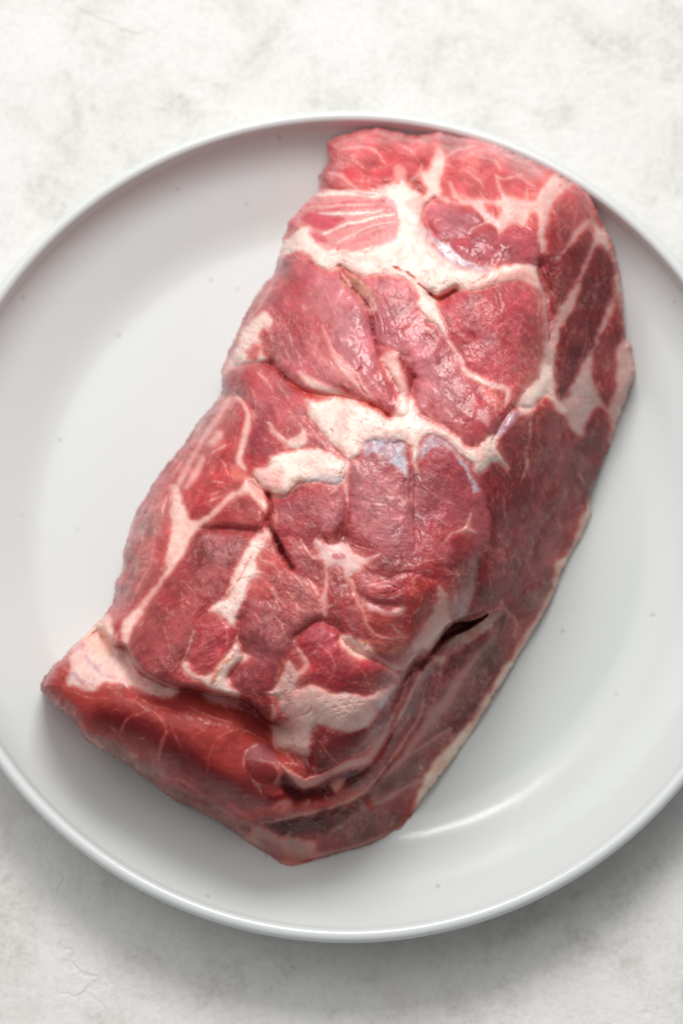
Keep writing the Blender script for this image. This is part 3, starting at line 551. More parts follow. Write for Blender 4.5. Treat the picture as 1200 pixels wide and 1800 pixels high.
# cavity
M((172,146,136),[(768,1142),(800,1112),(860,1080),(884,1070),(872,1092),(830,1126),(790,1148),(765,1152)],4,-30,.3,0)
T((120,52,52),[(783,1100),(802,1090),(830,1088),(848,1080),(826,1104),(790,1124),(768,1134),(772,1115)],5,.95)
sl, dd = poly_sdf([(782,1102),(800,1092),(830,1090),(858,1080),(832,1099),(798,1114),(774,1130)],20,SU,SV); HGT[sl] -= .95 * sst(dd / 7 + .3)
G(.7,[(778,1126),(757,1148),(738,1172)],4,10)
L((206,170,150),[(812,1092),(835,1088),(862,1076),(884,1066)],[2,3,4,3],2.5,.85,'f',.05)
L((196,166,152),[(882,1058),(892,1076),(907,1092),(904,1118)],[5,4,5,2],3.5,.75,'f',.03)
L((214,186,170),[(792,1095),(783,1110),(770,1128),(757,1146)],[4,5,4,4],3,.8,'f',.05)
L((110,60,64),[(890,1085),(860,1105),(840,1130)],[2,4,2],4,.6,'t')

for p,w in (
 ([(600,275),(625,285),(645,300)],4),([(645,245),(680,262),(700,280)],4),([(610,245),(640,240),(680,246)],3),([(700,250),(720,265),(740,290)],4),([(720,318),(735,308),(742,290)],7),([(575,290),(590,296),(612,296)],3),([(640,320),(655,315),(672,318)],4),
 ([(860,262),(890,275),(920,295)],4),([(900,300),(925,320),(945,330)],6),([(820,300),(840,315),(850,335)],5),([(845,275),(870,285),(880,300)],5),([(900,345),(905,362),(898,380)],7),([(925,330),(925,350),(918,370)],6),([(840,335),(850,350),(846,372)],6),([(810,340),(825,350),(835,362)],5),
 ([(600,500),(590,530),(585,560)],2),([(560,490),(575,520),(590,560)],3),([(500,520),(515,560),(535,590)],3),([(640,650),(660,680),(680,700)],3),
 ([(700,560),(720,600),(735,625)],3),([(740,560),(755,585),(765,610)],3),([(800,690),(820,700),(835,715)],3),([(690,520),(700,545),(705,575)],3),
 ([(860,520),(900,530),(930,545)],3),([(820,545),(850,530),(880,530)],3),([(900,560),(930,590),(940,630)],3),([(850,620),(880,640),(900,665)],3),
 ([(480,670),(500,690),(515,715)],4),([(440,680),(450,700),(448,730)],3),([(500,720),(520,735),(530,760)],4),([(450,760),(470,775),(490,780)],3),
 ([(300,850),(290,880),(285,910)],4),([(270,880),(255,920),(250,960)],4),([(330,790),(315,820),(300,845)],5),([(245,960),(240,1000),(225,1040)],4),([(275,930),(270,960),(262,1000)],3),([(360,740),(350,765),(330,795)],4),([(260,1000),(245,1030),(232,1060)],5),
 ([(345,860),(365,870),(390,862)],3),([(380,800),(395,815),(400,835)],4),([(350,890),(370,880),(395,870)],4),
 ([(500,1000),(520,1015),(540,1040)],5),([(545,1020),(560,1050),(562,1075)],4),([(470,1030),(485,1045),(490,1070)],4),([(505,1040),(520,1060),(525,1090)],4),([(455,985),(475,990),(492,1005)],5),
 ([(590,1005),(600,1030),(600,1060)],4),([(640,1020),(665,1030),(695,1028)],6),([(660,1050),(690,1050),(705,1040)],5),([(600,1070),(610,1095),(622,1110)],4),([(560,960),(585,965),(600,980)],6),([(620,985),(650,995),(670,1005)],4),([(660,990),(700,1000),(740,998)],3),([(690,1000),(705,990),(725,990)],4),
 ([(650,900),(670,905),(690,900)],2),([(760,900),(780,920),(800,925)],2.5),([(640,940),(680,950),(720,950)],2.5),([(500,900),(520,915),(545,925)],3),([(560,900),(575,915),(590,935)],2.5),
 ([(720,1085),(735,1070),(742,1045)],4),([(690,1100),(700,1112),(712,1118)],5),([(660,1165),(690,1180),(700,1195)],4),([(575,1180),(600,1195),(630,1200)],4),([(560,1130),(580,1150),(590,1180)],3),([(620,1165),(640,1185),(650,1205)],3),
 ([(340,1110),(330,1140),(322,1165)],5),([(360,1110),(375,1125),(385,1145)],3),([(395,1100),(400,1120),(395,1145)],3),([(280,1080),(290,1110),(300,1140)],2.5),([(320,1020),(340,1040),(345,1065)],3),([(370,990),(390,1000),(400,1020)],3),([(440,1070),(455,1090),(460,1120)],3),([(480,1080),(495,1100),(505,1130)],4),
 ([(640,1260),(665,1250),(690,1225)],4),([(560,1300),(580,1330),(600,1345)],2.5),([(700,1290),(715,1265),(722,1240)],4),([(660,1370),(690,1330),(710,1300)],2.5),
 ([(120,1210),(150,1225),(190,1228)],2.5),([(240,1225),(270,1240),(300,1245)],2.5),([(330,1240),(370,1260),(410,1270)],2.5),([(300,1270),(310,1295),(320,1320)],2),([(420,1300),(430,1285),(450,1290)],2),([(180,1270),(200,1280),(215,1300)],2.5)):
    L(CP if w >= 4 else (228, 170, 162), p, [.8, w, .8], 3 + w * .3, .62, 'f' if w >= 5 else 't', .015)
# ---- relief: clefts, lips and shoulders
G(1.3,[(186,1122),(200,1137),(217,1142),(237,1174),(263,1196),(303,1211),(350,1217),(383,1226),(420,1231),(447,1248),(463,1266),(485,1273)],3.5,44,2)
G(.3,[(478,645),(503,664),(530,687),(563,694),(597,698),(657,714),(684,732)],8,5)
G(.5,[(473,868),(476,895),(471,920),(484,943),(497,973),(514,1000)],3.5,4.5)
G(.22,[(357,930),(403,931),(450,934)],7,12)
G(.6,[(757,517),(772,525),(800,510)],7,7)
G(.15,[(597,470),(627,514),(650,545),(660,597),(683,657),(702,692)],8,8)
G(.3,[(948,468),(950,490),(960,527),(963,567),(965,600)],12,7)
G(1.1,[(762,1140),(780,1114),(805,1094),(850,1080),(880,1068)],3,30,3)
G(.5,[(735,1160),(715,1195),(695,1240),(690,1265),(675,1300),(655,1330)],8,14)
G(.4,[(495,1385),(530,1395),(570,1388),(610,1368),(645,1350)],14,14)
G(.45,[(640,1400),(680,1350),(712,1305),(735,1262)],8,10)
G(.14,[(735,822),(729,870),(731,930),(728,970)],14,14)
G(.12,[(609,850),(610,890),(604,940)],10,10)
G(.3,[(386,690),(400,700),(420,697),(445,720)],10,6)
G(.4,[(540,1335),(510,1325),(484,1315),(478,1282)],16,10)
G(.25,[(440,850),(470,868),(500,876),(530,862)],10,6)
G(.3,[(410,645),(443,640),(480,640)],6,6)
G(.2,[(684,731),(716,732),(722,700),(728,665)],8,8)
G(.1,[(620,1017),(630,1045),(650,1060),(707,1070),(716,1120)],8,8)
G(.3,[(520,1120),(560,1092),(597,1110),(602,1128),(640,1152),(700,1178)],8,8)
G(.25,[(420,1090),(418,1120),(430,1150),(405,1190)],8,8)
G(.35,[(440,1446),(520,1433),(590,1419),(640,1396)],6,16)
G(.25,[(763,350),(747,367),(750,393),(763,413)],8,6)
G(.2,[(545,330),(600,336),(655,347),(680,325)],6,6)
G(.3,[(840,990),(835,1030),(825,1062),(812,1092)],10,10)
G(.2,[(866,772),(885,738),(905,718),(935,715),(958,692)],8,8)
# ---- tissue grain
LOBE = np.zeros((NY, NX), np.float32)
sl, dd = poly_sdf([(60,1195),(120,1205),(240,1220),(340,1215),(450,1260),(500,1330),(560,1400),(500,1430),(400,1415),(280,1340),(130,1265)], 20, U, V); LOBE[sl] = sst(dd / 24 + .5)
ca, sa = np.cos(DIR), np.sin(DIR)
fu = U * ca + V * sa + wx * 2.0; fv = -U * sa + V * ca + wy * 2.0
n1 = vn(fu / 30, fv / 3.4, 2); n2 = vn(fu / 13, fv / 2.3, 6); n3 = fbm(U / 26, V / 26, 4, 5, .6)
lean = (1 - FAT) * (1 - SIL); calm = 1 - .85 * LOBE; fibn = (.3 + .7 * calm) * ((n1 * .6 + n2 * .4) - .5) * FIB * lean
COL *= (1 + .36 * fibn + .52 * (n3 - .5) * (.35 + .65 * lean) * (1 - .7 * LOBE))[..., None]
pale = sst((n1 * .45 + n2 * .55 - .70) * 7) * FIB * lean * sst((fbm(U / 40, V / 40, 12, 3) - .42) * 5)
COL += (np.array((226, 160, 156), np.float32) - COL) * (pale * .22)[..., None]
# muscle is not one red: duller brown-mauve and fresher red areas
pa = sst((fbm(U / 48, V / 48, 6, 3) - .46) * 6) * lean; pb = sst((fbm(U / 36, V / 36, 11, 3) - .54) * 7) * lean
dk = np.clip(COL.mean(-1) / 100, 0, 1)[..., None]
COL += (np.array((172, 100, 106), np.float32) * dk - COL) * (pa * calm * .30)[..., None]
COL += (np.array((190, 56, 64), np.float32) * dk - COL) * (pb * calm * .30)[..., None]
# fine marbling: ridged noise
rg = 1 - np.abs(fbm((U + wx * 3) / 21, (V + wy * 3) / 21, 8, 4, .55) - .5) * 2
rg2 = 1 - np.abs(fbm((U + wy * 3) / 12, (V + wx * 3) / 12, 13, 3, .5) - .5) * 2
gate = sst((fbm(U / 60, V / 60, 10, 3) - .44) * 6)
ks = 1 - np.abs(fbm(fu / 40, fv / 9, 2, 4, .55) - .5) * 2; g3 = sst((fbm(U / 44, V / 44, 1, 3) - .43) * 6)
mv = np.clip((sst((rg - .945) * 22) * .6 + sst((rg2 - .955) * 26) * .45) * gate + sst((ks - .945) * 20) * g3 * .8, 0, 1) * lean
COL += (np.array((228, 172, 164), np.float32) - COL) * (mv * calm * .68)[..., None]
# fat: pink blush and creamy lumps
fm = FAT * (1 - SIL); bl = sst((fbm(U / 15, V / 15, 14, 4) - .47) * 4)
COL += (COL * np.array((.95, .80, .80), np.float32) - COL) * (fm * bl * .35)[..., None]
# warm rim where muscle thins out beside fat
ed = np.clip(blur(FAT, 3.2) - FAT * .9, 0, 1) * lean
COL += (np.array((206, 104, 96), np.float32) - COL) * (np.clip(ed * 1.5, 0, .55) * sst(fbm(U / 17, V / 17, 9, 3) * 2 - .4))[..., None]
# broken, rough patches: fine dark crevices between moist grains
ROUGH = sst((fbm(U / 55, V / 55, 7, 3) - .46) * 5) * lean
for pts, v in (([(600,800),(720,800),(850,830),(860,960),(780,1000),(620,980),(490,960),(485,890),(560,850)],1.0),([(490,1000),(640,980),(760,1030),(700,1130),(560,1100),(500,1110)],1.0),([(410,1050),(520,1060),(520,1180),(420,1200)],.9),
 ([(420,720),(540,700),(560,780),(430,800)],.8),([(780,520),(960,500),(950,680),(820,660)],.8),([(465,560),(540,560),(560,660),(480,650)],.9),([(850,850),(960,830),(930,1040),(790,1090)],1.0),([(360,930),(450,930),(420,1020),(330,1020)],.9),
 ([(540,470),(660,500),(650,660),(560,640)],-.9),([(60,1200),(340,1200),(560,1300),(560,1430),(130,1290)],-.8),([(220,1060),(340,1050),(320,1200),(230,1180)],-.6),([(640,1150),(700,1160),(640,1210),(520,1200)],-.7),([(560,1290),(660,1260),(600,1350)],-.8),([(640,1400),(980,1030),(900,1200),(640,1500)],-.8)):
    sl, dd = poly_sdf(pts, 30, WU, WV); al = sst(dd / 26 + .5)
    ROUGH[sl] = ROUGH[sl] * (1 - al * abs(v)) + max(v, 0) * al
ROUGH *= lean
cr = 1 - np.abs(fbm((U + wx * 2.5) / 10, (V + wy * 2.5) / 8, 12, 3, .55) - .5) * 2
cr2 = sst((cr - .945) * 22) * sst((fbm(U / 16, V / 16, 2, 3) - .44) * 6) * ROUGH
COL += (np.array((112, 40, 50), np.float32) - COL) * (cr2 * .5)[..., None]
gr = fbm(U / 5.5, V / 5.5, 15, 2)
COL *= (1 + .16 * (gr - .5) * ROUGH)[..., None]
fc = 1 - np.abs(fbm((U + wx * 2) / 19, (V + wy * 2) / 15, 6, 4, .55) - .5) * 2
fcr = sst((fc - .955) * 24) * sst((fbm(U / 30, V / 30, 14, 3) - .42) * 6) * fm
COL += (np.array((206, 132, 122), np.float32) - COL) * (fcr * .5)[..., None]; HGT -= fcr * .03
COL += (np.array((214, 120, 112), np.float32) - COL) * (fm * sst((fbm(U / 24, V / 24, 11, 4, .6) - .57) * 7) * .22)[..., None]
# fat feathers into the muscle beside it; thin fat lets the red through
near = np.clip(blur(FAT, 11) * 1.7, 0, 1)
st1 = vn(fu / 24, fv / 2.6, 9) * .55 + vn(fu / 11, fv / 1.8, 12) * .45
fe = sst((st1 - (.74 - .22 * near)) * 7) * near * lean
COL += (np.array((232, 172, 164), np.float32) - COL) * (fe * calm * .62)[..., None]
inner = np.clip(1.9 * (1 - blur(FAT, 7)), 0, 1) * fm
th = sst((st1 * .5 + fbm(U / 13, V / 13, 3, 4, .6) * .5 - .42) * 5)
COL += (np.array((224, 142, 138), np.float32) - COL) * (inner * th * .62)[..., None]
# silverskin thins out and shows the muscle between its strands
sm = SIL * sst((vn(U / 4.5 + wx, V / 22, 3) * .5 + fbm(U / 12, V / 12, 9, 3) * .5 - .42) * 6)
COL += (np.array((172, 98, 110), np.float32) - COL) * (sm * .55)[..., None]
# soft meeting of fat and lean
fb = blur(FAT, 3.0); sf = sst(1 - np.abs(fb - .5) * 2.3)
CB = np.stack([blur(COL[..., k_], 2.6) for k_ in range(3)], -1)
COL += (CB - COL) * (sf * .7)[..., None]
COL += (np.array((222, 128, 122), np.float32) - COL) * (sf * .26 * (.4 + .6 * sst(fbm(U / 18, V / 18, 8, 3) * 3 - 1)))[..., None]
# short pale flecks and threads
rs = np.random.RandomState(21)
for q in range(900):
    x = rs.uniform(U0, U1); y = rs.uniform(V0, V1); i = int((y - V0) / ST); j = int((x - U0) / ST)
    if lean[i, j] < .6: continue
    an = DIR[i, j] + rs.normal(0, .7); ln = rs.uniform(2, 11); c = rs.uniform(-.35, .35) * ln
    dx, dy = math.cos(an) * ln, math.sin(an) * ln
    L((226, 164, 158), [(x - dx, y - dy), (x - dy / ln * c, y + dx / ln * c), (x + dx, y + dy)], [.6, rs.uniform(.8, 2.2), .5], 2, rs.uniform(.25, .7), 't', .008)
for q in range(230):                          # wisps of connective tissue on the cut flank
    x = rs.uniform(850, 1100); y = rs.uniform(330, 1060); i = int((y - V0) / ST); j = int((x - U0) / ST)
    if lean[i, j] < .6 or LAB[i, j] == 0: continue
    an = R_(82) + rs.normal(0, .35); ln = rs.uniform(3, 14); dx, dy = math.cos(an) * ln, math.sin(an) * ln
    L((206, 138, 128), [(x - dx, y - dy), (x + rs.normal(0, 2), y), (x + dx, y + dy)], [.6, rs.uniform(1, 3.2), .5], 2.5, rs.uniform(.3, .75), 't', .01)
MOIST = np.ones((NY, NX), np.float32)
for pts, v in (([(950,300),(1130,300),(1130,900),(1040,930),(720,1460),(480,1530),(640,1390),(760,1180),(820,1080),(850,880),(940,700),(950,500)],.10),([(50,1180),(110,1150),(190,1200),(340,1210),(480,1280),(560,1330),(640,1400),(500,1530),(60,1300)],.40)):
    sl, dd = poly_sdf(pts, 24, WU, WV); al = sst(dd / 30 + .5); MOIST[sl] = MOIST[sl] * (1 - al) + v * al
MOIST *= .45 + .55 * sst((fbm(U / 48, V / 48, 5, 3) - .36) * 5)
HGT += .028 * fibn + .12 * (.25 + .75 * calm) * (fbm(U / 30, V / 30, 3, 4, .5) - .5) + .02 * lean * (rg - .7) + .012 * fm * (fbm(U / 9, V / 9, 6, 3) - .5)
HGT += ROUGH * (.009 * (fbm(U / 8, V / 6, 5, 3) - .5) - .013 * cr2)
gl = COL.mean(-1, keepdims=True); COL = gl + (COL - gl) * (.86 + .12 * FAT[..., None]); COL += (255 * (np.clip(COL, 1, 255) / 255) ** np.array((1.12, 1.15, 1.17), np.float32) - COL) * (lean * .8)[..., None]
COL *= 1 + np.array((.045, 0.0, -.045), np.float32) * lean[..., None]
COL[..., 0] = .35 * COL[..., 0] + .65 * blur(COL[..., 0], 2.0); COL[..., 1:] = .75 * COL[..., 1:] + .25 * np.stack([blur(COL[..., 1], 1.4), blur(COL[..., 2], 1.2)], -1)
tp = sst((640 - V) / 420)[..., None] * lean[..., None]; COL *= 1 + tp * np.array((.05, .03, .02), np.float32)  # lean brighter towards the far end: window light put into the colour
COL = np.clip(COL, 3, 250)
# ------------------------------------------------------------------ the joint as a body: height of every spot of its map above the plate's well, cm
HP = [(700,560,8.6),(560,620,8.2),(760,700,8.9),(650,850,9.0),(780,900,8.8),(600,1000,8.8),(450,950,8.2),(350,1050,7.4),(650,1150,8.3),(500,1180,7.7),(860,600,8.6),
(900,420,7.9),(700,400,7.8),(600,290,6.3),(750,280,6.4),(900,310,6.6),(540,440,6.8),(480,560,6.6),(460,720,7.3),(350,860,6.6),(270,1000,6.2),(240,1120,6.4),(300,1180,7.2),
(180,1250,5.5),(260,1270,6.0),(330,1300,6.0),(400,1330,5.9),(510,1370,5.6),(600,1320,6.5),(150,1190,5.4),(95,1195,4.7),(200,1300,4.8),(235,1350,3.2),(280,1330,5.2),(300,1390,2.8),(360,1375,5.0),(345,1412,2.6),(400,1440,2.5),(425,1400,5.0),(450,1465,2.0),(500,1500,1.0),(480,1430,4.4),
(930,560,8.2),(925,450,7.9),(985,380,6.9),(1000,500,6.2),(1075,480,4.0),(1080,600,2.9),(1040,720,3.3),(985,640,6.2),(1000,850,3.4),(930,850,6.3),(870,900,7.8),(880,1000,6.3),(970,960,2.2),
(940,740,8.0),(800,1060,7.8),(760,1170,5.9),(840,1160,3.0),(900,1110,1.9),(700,1300,4.6),(780,1290,1.4),(660,1380,3.7),(700,1410,1.2),(580,1440,3.2),(600,1478,1.1),(640,1440,2.0),
(1030,900,.9),(985,1000,.8),(940,1100,.7),(865,1230,.6),(800,1328,.5),(735,1412,.5),(640,1487,.5),(540,1515,.6),(1060,800,1.2),(1100,690,1.9),(1105,620,2.1),
(650,240,5.0),(800,250,5.3),(950,300,5.6),(1045,375,5.0),(580,270,5.2),(500,420,5.4),(400,640,5.6),(300,820,5.0),(215,980,4.7),(195,1080,5.0),(640,1230,7.7),(550,1280,6.8)]
# rounding of the rim of the outline: x, y, drop in cm, width
EP = [(600,235,2.0,36),(750,235,2.2,40),(900,265,2.2,40),(1030,340,1.8,30),(1085,460,1.8,24),(1100,600,1.0,10),(1110,650,.8,10),(1070,783,.7,12),(1038,890,.4,8),(970,1047,.35,7),(863,1230,.3,7),
(767,1373,.3,8),(717,1443,.3,8),(600,1500,.4,9),(503,1520,.6,10),(417,1467,1.0,16),(317,1413,1.2,20),(217,1340,1.2,16),(143,1293,1.2,16),(75,1217,1.8,34),(93,1170,1.8,36),(157,1107,1.4,24),
(203,1023,2.6,56),(240,900,2.8,70),(307,800,3.0,80),(390,690,2.8,60),(410,597,2.8,60),(463,500,2.6,50),(500,413,1.8,30),(535,360,1.8,30),(560,310,1.6,26),(575,260,1.6,26)]
def tps(P, X, Y, lam=.02):
    P = np.array(P, float); x = P[:, :2] / 500; n = len(P)
    d = np.sqrt(((x[:, None] - x[None]) ** 2).sum(-1)) + 1e-9
    K = d * d * np.log(d) + lam * np.eye(n) * .1; A = np.zeros((n + 3, n + 3)); A[:n, :n] = K; A[:n, n] = 1; A[:n, n + 1:] = x; A[n, :n] = 1; A[n + 1:, :n] = x.T
    s = np.linalg.solve(A, np.concatenate([P[:, 2], np.zeros(3)]))
    out = s[n] + s[n + 1] * X / 500 + s[n + 2] * Y / 500
    for i in range(n):
        d = np.sqrt((X / 500 - x[i, 0]) ** 2 + (Y / 500 - x[i, 1]) ** 2) + 1e-9; out = out + s[i] * d * d * np.log(d)
    return out
def idw(P, col, X, Y, p=3):
    num = 0; den = 0
    for q in P:
        w_ = 1 / (((X - q[0]) ** 2 + (Y - q[1]) ** 2) + 30) ** (p / 2); num = num + w_ * q[col]; den = den + w_
    return num / den
CS = 8                                            # coarse fields, then enlarged
uc = us[::CS]; vc = vs[::CS]; UC, VC = np.meshgrid(np.append(uc, us[-1] + 4), np.append(vc, vs[-1] + 4))
def up(A):
    gx = np.interp(us, UC[0], np.arange(UC.shape[1])); gy = np.interp(vs, VC[:, 0], np.arange(UC.shape[0]))
    x0 = np.minimum(gx.astype(int), UC.shape[1] - 2); y0 = np.minimum(gy.astype(int), UC.shape[0] - 2); fx = (gx - x0)[None]; fy = (gy - y0)[:, None]
    return (A[y0][:, x0] * (1 - fx) + A[y0][:, x0 + 1] * fx) * (1 - fy) + (A[y0 + 1][:, x0] * (1 - fx) + A[y0 + 1][:, x0 + 1] * fx) * fy
ZB = up(tps(HP, UC, VC)) * .86; DROP = up(idw(EP, 2, UC, VC)); RAD = up(idw(EP, 3, UC, VC))
OUTW = smooth_pts(OUT, True, 4)
SDF = np.full((NY, NX), -60.0); sl, dd = poly_sdf(OUTW, 60, U + (fbm(U / 13, V / 13, 2, 4, .65) - .5) * 8, V + (fbm(U / 13, V / 13, 7, 4, .65) - .5) * 8, False); SDF[sl] = dd
tt = np.clip(SDF / RAD, 0, 1); fz = np.sqrt(np.maximum(0, 1 - (1 - tt) ** 2))
ZF = ZB - DROP * (1 - fz) + HGT * np.clip(SDF / 10, .15, 1)
ZF = blur(ZF.astype(np.float32), .55)
ZE = up(idw([(x, y, float(ZB[min(NY - 1, max(0, int((y - V0) / ST))), min(NX - 1, max(0, int((x - U0) / ST)))]) - float(DROP[min(NY - 1, max(0, int((y - V0) / ST))), min(NX - 1, max(0, int((x - U0) / ST)))])) for x, y in OUT], 2, UC, VC))
ZBK = ZE - 5.0 * (1 - np.exp(-np.maximum(SDF, 0) / 26.0)) ** .8
ZBK = np.where(SDF > 0, ZBK, ZE)

Rm = np.array(Matrix.Rotation(TILT, 3, 'X')); CL = np.array(cam.location)
def to_world(u, v, zcm):
    d = np.stack([(u - 600), -(v - 900), np.full_like(u, -FPX)], -1) @ Rm.T
    k = (zcm * .01 - CL[2]) / d[..., 2]
    return CL + d * k[..., None]
IN = SDF > 0
# pull the outermost ring of spots onto the outline itself
gy_, gx_ = np.gradient(blur(SDF.astype(np.float32), 1.2), ST); gn = np.sqrt(gx_ ** 2 + gy_ ** 2) + 1e-6
nb = np.zeros_like(IN); nb[1:-1, 1:-1] = ~(IN[:-2, 1:-1] & IN[2:, 1:-1] & IN[1:-1, :-2] & IN[1:-1, 2:])
RING = IN & nb
UU = np.where(RING, U - gx_ / gn * SDF * .9, U); VV = np.where(RING, V - gy_ / gn * SDF * .9, V)
ZF = np.where(RING, ZE * .0 + ZF, ZF)
def floor_clamp(Z, gap):
    for _ in range(4):
        P = to_world(UU, VV, Z); r = np.hypot(P[..., 0] - PX, P[..., 1] - PY); Z = np.maximum(Z, plate_z(r) * 100 + gap)
    return Z
ZF = floor_clamp(ZF, .08)
ZBK = np.minimum(floor_clamp(ZBK, .015), ZF - .02)
PF = to_world(UU, VV, ZF); PB = to_world(UU, VV, ZBK)
# quads whose four corners are inside
Q = IN[:-1, :-1] & IN[1:, :-1] & IN[:-1, 1:] & IN[1:, 1:]
qi, qj = np.nonzero(Q)
idx = lambda i, j: i * NX + j
FQ = np.stack([idx(qi, qj), idx(qi + 1, qj), idx(qi + 1, qj + 1), idx(qi, qj + 1)], 1)
lin = lambda c: np.where(c <= .04045, c / 12.92, ((c + .055) / 1.055) ** 2.4)
ALB = lin(COL / 255.0)
RGH = np.clip(ROUGH, 0, 1); FATS = blur(FAT, .8); SILS = blur(SIL, .8)
# smooth vertex normals of the whole front so the parts meet without a visible join
P3 = PF; gu = np.gradient(P3, axis=1); gv = np.gradient(P3, axis=0); NRM = np.cross(gv, gu); NRM /= np.linalg.norm(NRM, axis=-1, keepdims=True) + 1e-12

m, t, b = mat('raw meat'); co = coords(t)
at = nd(t, 'ShaderNodeAttribute', attribute_name='tissue'); fa = nd(t, 'ShaderNodeAttribute', attribute_name='fatness')
t.links.new(at.outputs['Color'], b.inputs['Base Color'])
ra = nd(t, 'ShaderNodeAttribute', attribute_name='roughened'); n_s = noise(t, co, 1100, 3, .6, .6); n_m = noise(t, co, 150, 3, .5, .3)
rl = ramp(t, n_m, [(.35, .24), (.65, .52)]).outputs[0]
rg_ = math_n(t, 'ADD', rl, math_n(t, 'MULTIPLY', fa.outputs['Fac'], .10)); t.links.new(rg_, b.inputs['Roughness'])
b.inputs['IOR'].default_value = 1.45; mo = nd(t, 'ShaderNodeAttribute', attribute_name='moistness'); MOF = mo.outputs['Fac']
t.links.new(math_n(t, 'ADD', math_n(t, 'MULTIPLY', MOF, .26), .10), b.inputs['Specular IOR Level'])
t.links.new(math_n(t, 'MULTIPLY', MOF, .42), b.inputs['Coat Weight']); b.inputs['Coat Roughness'].default_value = .13; b.inputs['Coat IOR'].default_value = 1.36
rr_ = math_n(t, 'ADD', math_n(t, 'MULTIPLY', ra.outputs['Fac'], .28), .10)
bump(t, b, math_n(t, 'ADD', math_n(t, 'MULTIPLY', n_s, rr_), math_n(t, 'MULTIPLY', n_m, .30)), .0007, .8)
MEAT = m
MO2 = np.concatenate([MOIST.ravel(), MOIST.ravel()]); RGH2 = np.concatenate([RGH.ravel(), RGH.ravel()])
def part(name, quads, P, parent, colour, fat, normals=None, flip=False):
    used, inv = np.unique(quads, return_inverse=True); f = inv.reshape(quads.shape)
    if flip: f = f[:, ::-1]
    me = bpy.data.meshes.new(name); n = len(used); k = len(f)
    me.vertices.add(n); me.vertices.foreach_set('co', P.reshape(-1, 3)[used].astype(np.float32).ravel())
    me.loops.add(4 * k); me.loops.foreach_set('vertex_index', f.astype(np.int32).ravel())
    me.polygons.add(k); me.polygons.foreach_set('loop_start', np.arange(0, 4 * k, 4, dtype=np.int32)); me.polygons.foreach_set('loop_total', np.full(k, 4, np.int32))
    me.update(calc_edges=True); me.polygons.foreach_set('use_smooth', np.ones(k, bool))
    ca_ = me.attributes.new('tissue', 'FLOAT_COLOR', 'POINT'); ca_.data.foreach_set('color', np.concatenate([colour.reshape(-1, 3)[used], np.ones((n, 1))], 1).astype(np.float32).ravel())
    fa_ = me.attributes.new('fatness', 'FLOAT', 'POINT'); fa_.data.foreach_set('value', fat.reshape(-1)[used].astype(np.float32))
    fb_ = me.attributes.new('roughened', 'FLOAT', 'POINT'); fb_.data.foreach_set('value', (RGH2 if len(fat.reshape(-1)) > RGH.size else RGH).reshape(-1)[used].astype(np.float32))
    mb_ = me.attributes.new('moistness', 'FLOAT', 'POINT'); mb_.data.foreach_set('value', (MO2 if len(fat.reshape(-1)) > RGH.size else MOIST).reshape(-1)[used].astype(np.float32))
    me.materials.append(MEAT)
    if normals is not None: me.normals_split_custom_set_from_vertices(normals.reshape(-1, 3)[used].astype(np.float32).tolist())
    o = bpy.data.objects.new(name, me); C.objects.link(o); o.parent = parent; return o
root = bpy.data.objects.new('pork_shoulder', None); C.objects.link(root); root.empty_display_size = .03
tag(root, 'raw boneless pork shoulder, red muscle marbled with cream fat, lying on the white plate', 'raw meat')
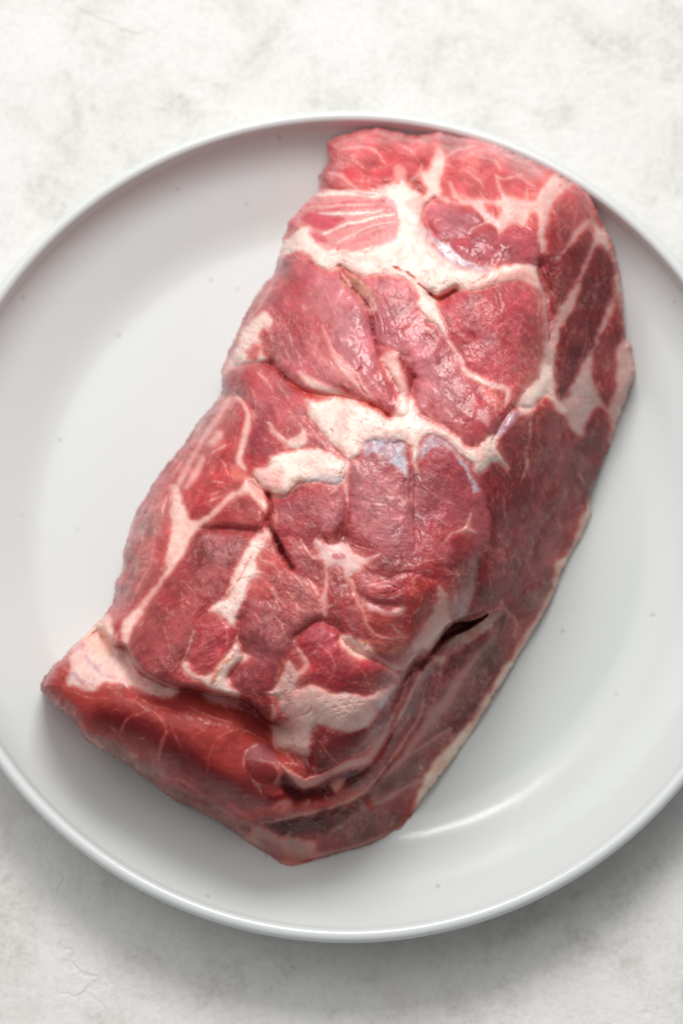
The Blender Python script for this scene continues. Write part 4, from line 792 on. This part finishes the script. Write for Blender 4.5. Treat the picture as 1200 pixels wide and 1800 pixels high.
# which part each quad belongs to
lab = LAB[qi, qj].copy(); isf = (FATS[qi, qj] > .5); iss = (SILS[qi, qj] > .5)
key = np.where(isf, 1000, np.where(iss, 2000, lab))
def components(mask2):
    """connected pieces of a boolean grid (label propagation with run merging)"""
    lab2 = np.zeros(mask2.shape, np.int32); par = [0]
    def find(a):
        while par[a] != a: par[a] = par[par[a]]; a = par[a]
        return a
    nxt = 1; prev = []
    for i in range(mask2.shape[0]):
        row = mask2[i].astype(np.int8); d = np.diff(np.concatenate([[0], row, [0]])); st = np.nonzero(d == 1)[0]; en = np.nonzero(d == -1)[0]; cur = []
        pi = 0
        for s_, e_ in zip(st, en):
            l = 0
            for (ps, pe, pl) in prev:
                if pe > s_ and ps < e_:
                    r_ = find(pl)
                    if l == 0: l = r_
                    elif r_ != l: par[max(l, r_)] = min(l, r_); l = min(l, r_)
            if l == 0: par.append(nxt); l = nxt; nxt += 1
            lab2[i, s_:e_] = l; cur.append((s_, e_, l))
        prev = cur
    flat = np.array([find(a) for a in range(nxt)]); return flat[lab2]
KG = np.full((NY, NX), -1, np.int32); KG[qi, qj] = key
rest = []
def emit(name, mask2, minsize):
    cc = components(mask2); ids, cnt = np.unique(cc[cc > 0], return_counts=True)
    for i_, c_ in sorted(zip(ids, cnt), key=lambda z: -z[1]):
        sel_ = (cc[qi, qj] == i_)
        if c_ < minsize: rest.append(sel_)
        else:
            o_ = part(name, FQ[sel_], PF, root, ALB, FATS, NRM)
emit('fat_seam', KG == 1000, 160)
emit('silverskin', KG == 2000, 120)
for l_ in range(0, NLAB[0] + 1):
    if (KG == l_).any(): emit('muscle', KG == l_, 220)
if rest:
    sel_ = np.any(np.stack(rest), 0)
    if sel_.any(): tag(part('marbling', FQ[sel_], PF, root, ALB, FATS, NRM), kind='stuff')
# underside: skin-side fat and muscle, closed against the front all round
UND = blur(np.clip(COL, 0, 255)[..., 0], 2); BC = np.stack([blur(COL[..., k_], 6) for k_ in range(3)], -1); BC = lin(np.clip(BC * np.array((.98, .95, .93)), 0, 255) / 255)
bq = FQ[:, ::-1]
o = part('underside', bq, PB, root, BC, FATS)
# skirt between the two sheets
edges = {}
E = np.concatenate([FQ[:, [0, 1]], FQ[:, [1, 2]], FQ[:, [2, 3]], FQ[:, [3, 0]]]); kk = E.min(1).astype(np.int64) * (NX * NY) + E.max(1)
_, first, cnt = np.unique(kk, return_index=True, return_counts=True); be = E[first[cnt == 1]]
N0 = NX * NY; PP = np.concatenate([PF.reshape(-1, 3), PB.reshape(-1, 3)]); CC = np.concatenate([ALB.reshape(-1, 3), BC.reshape(-1, 3)]); FF = np.concatenate([FATS.ravel(), FATS.ravel()])
part('trimmed_edge', np.stack([be[:, 1], be[:, 0], be[:, 0] + N0, be[:, 1] + N0], 1), PP, root, CC, FF)
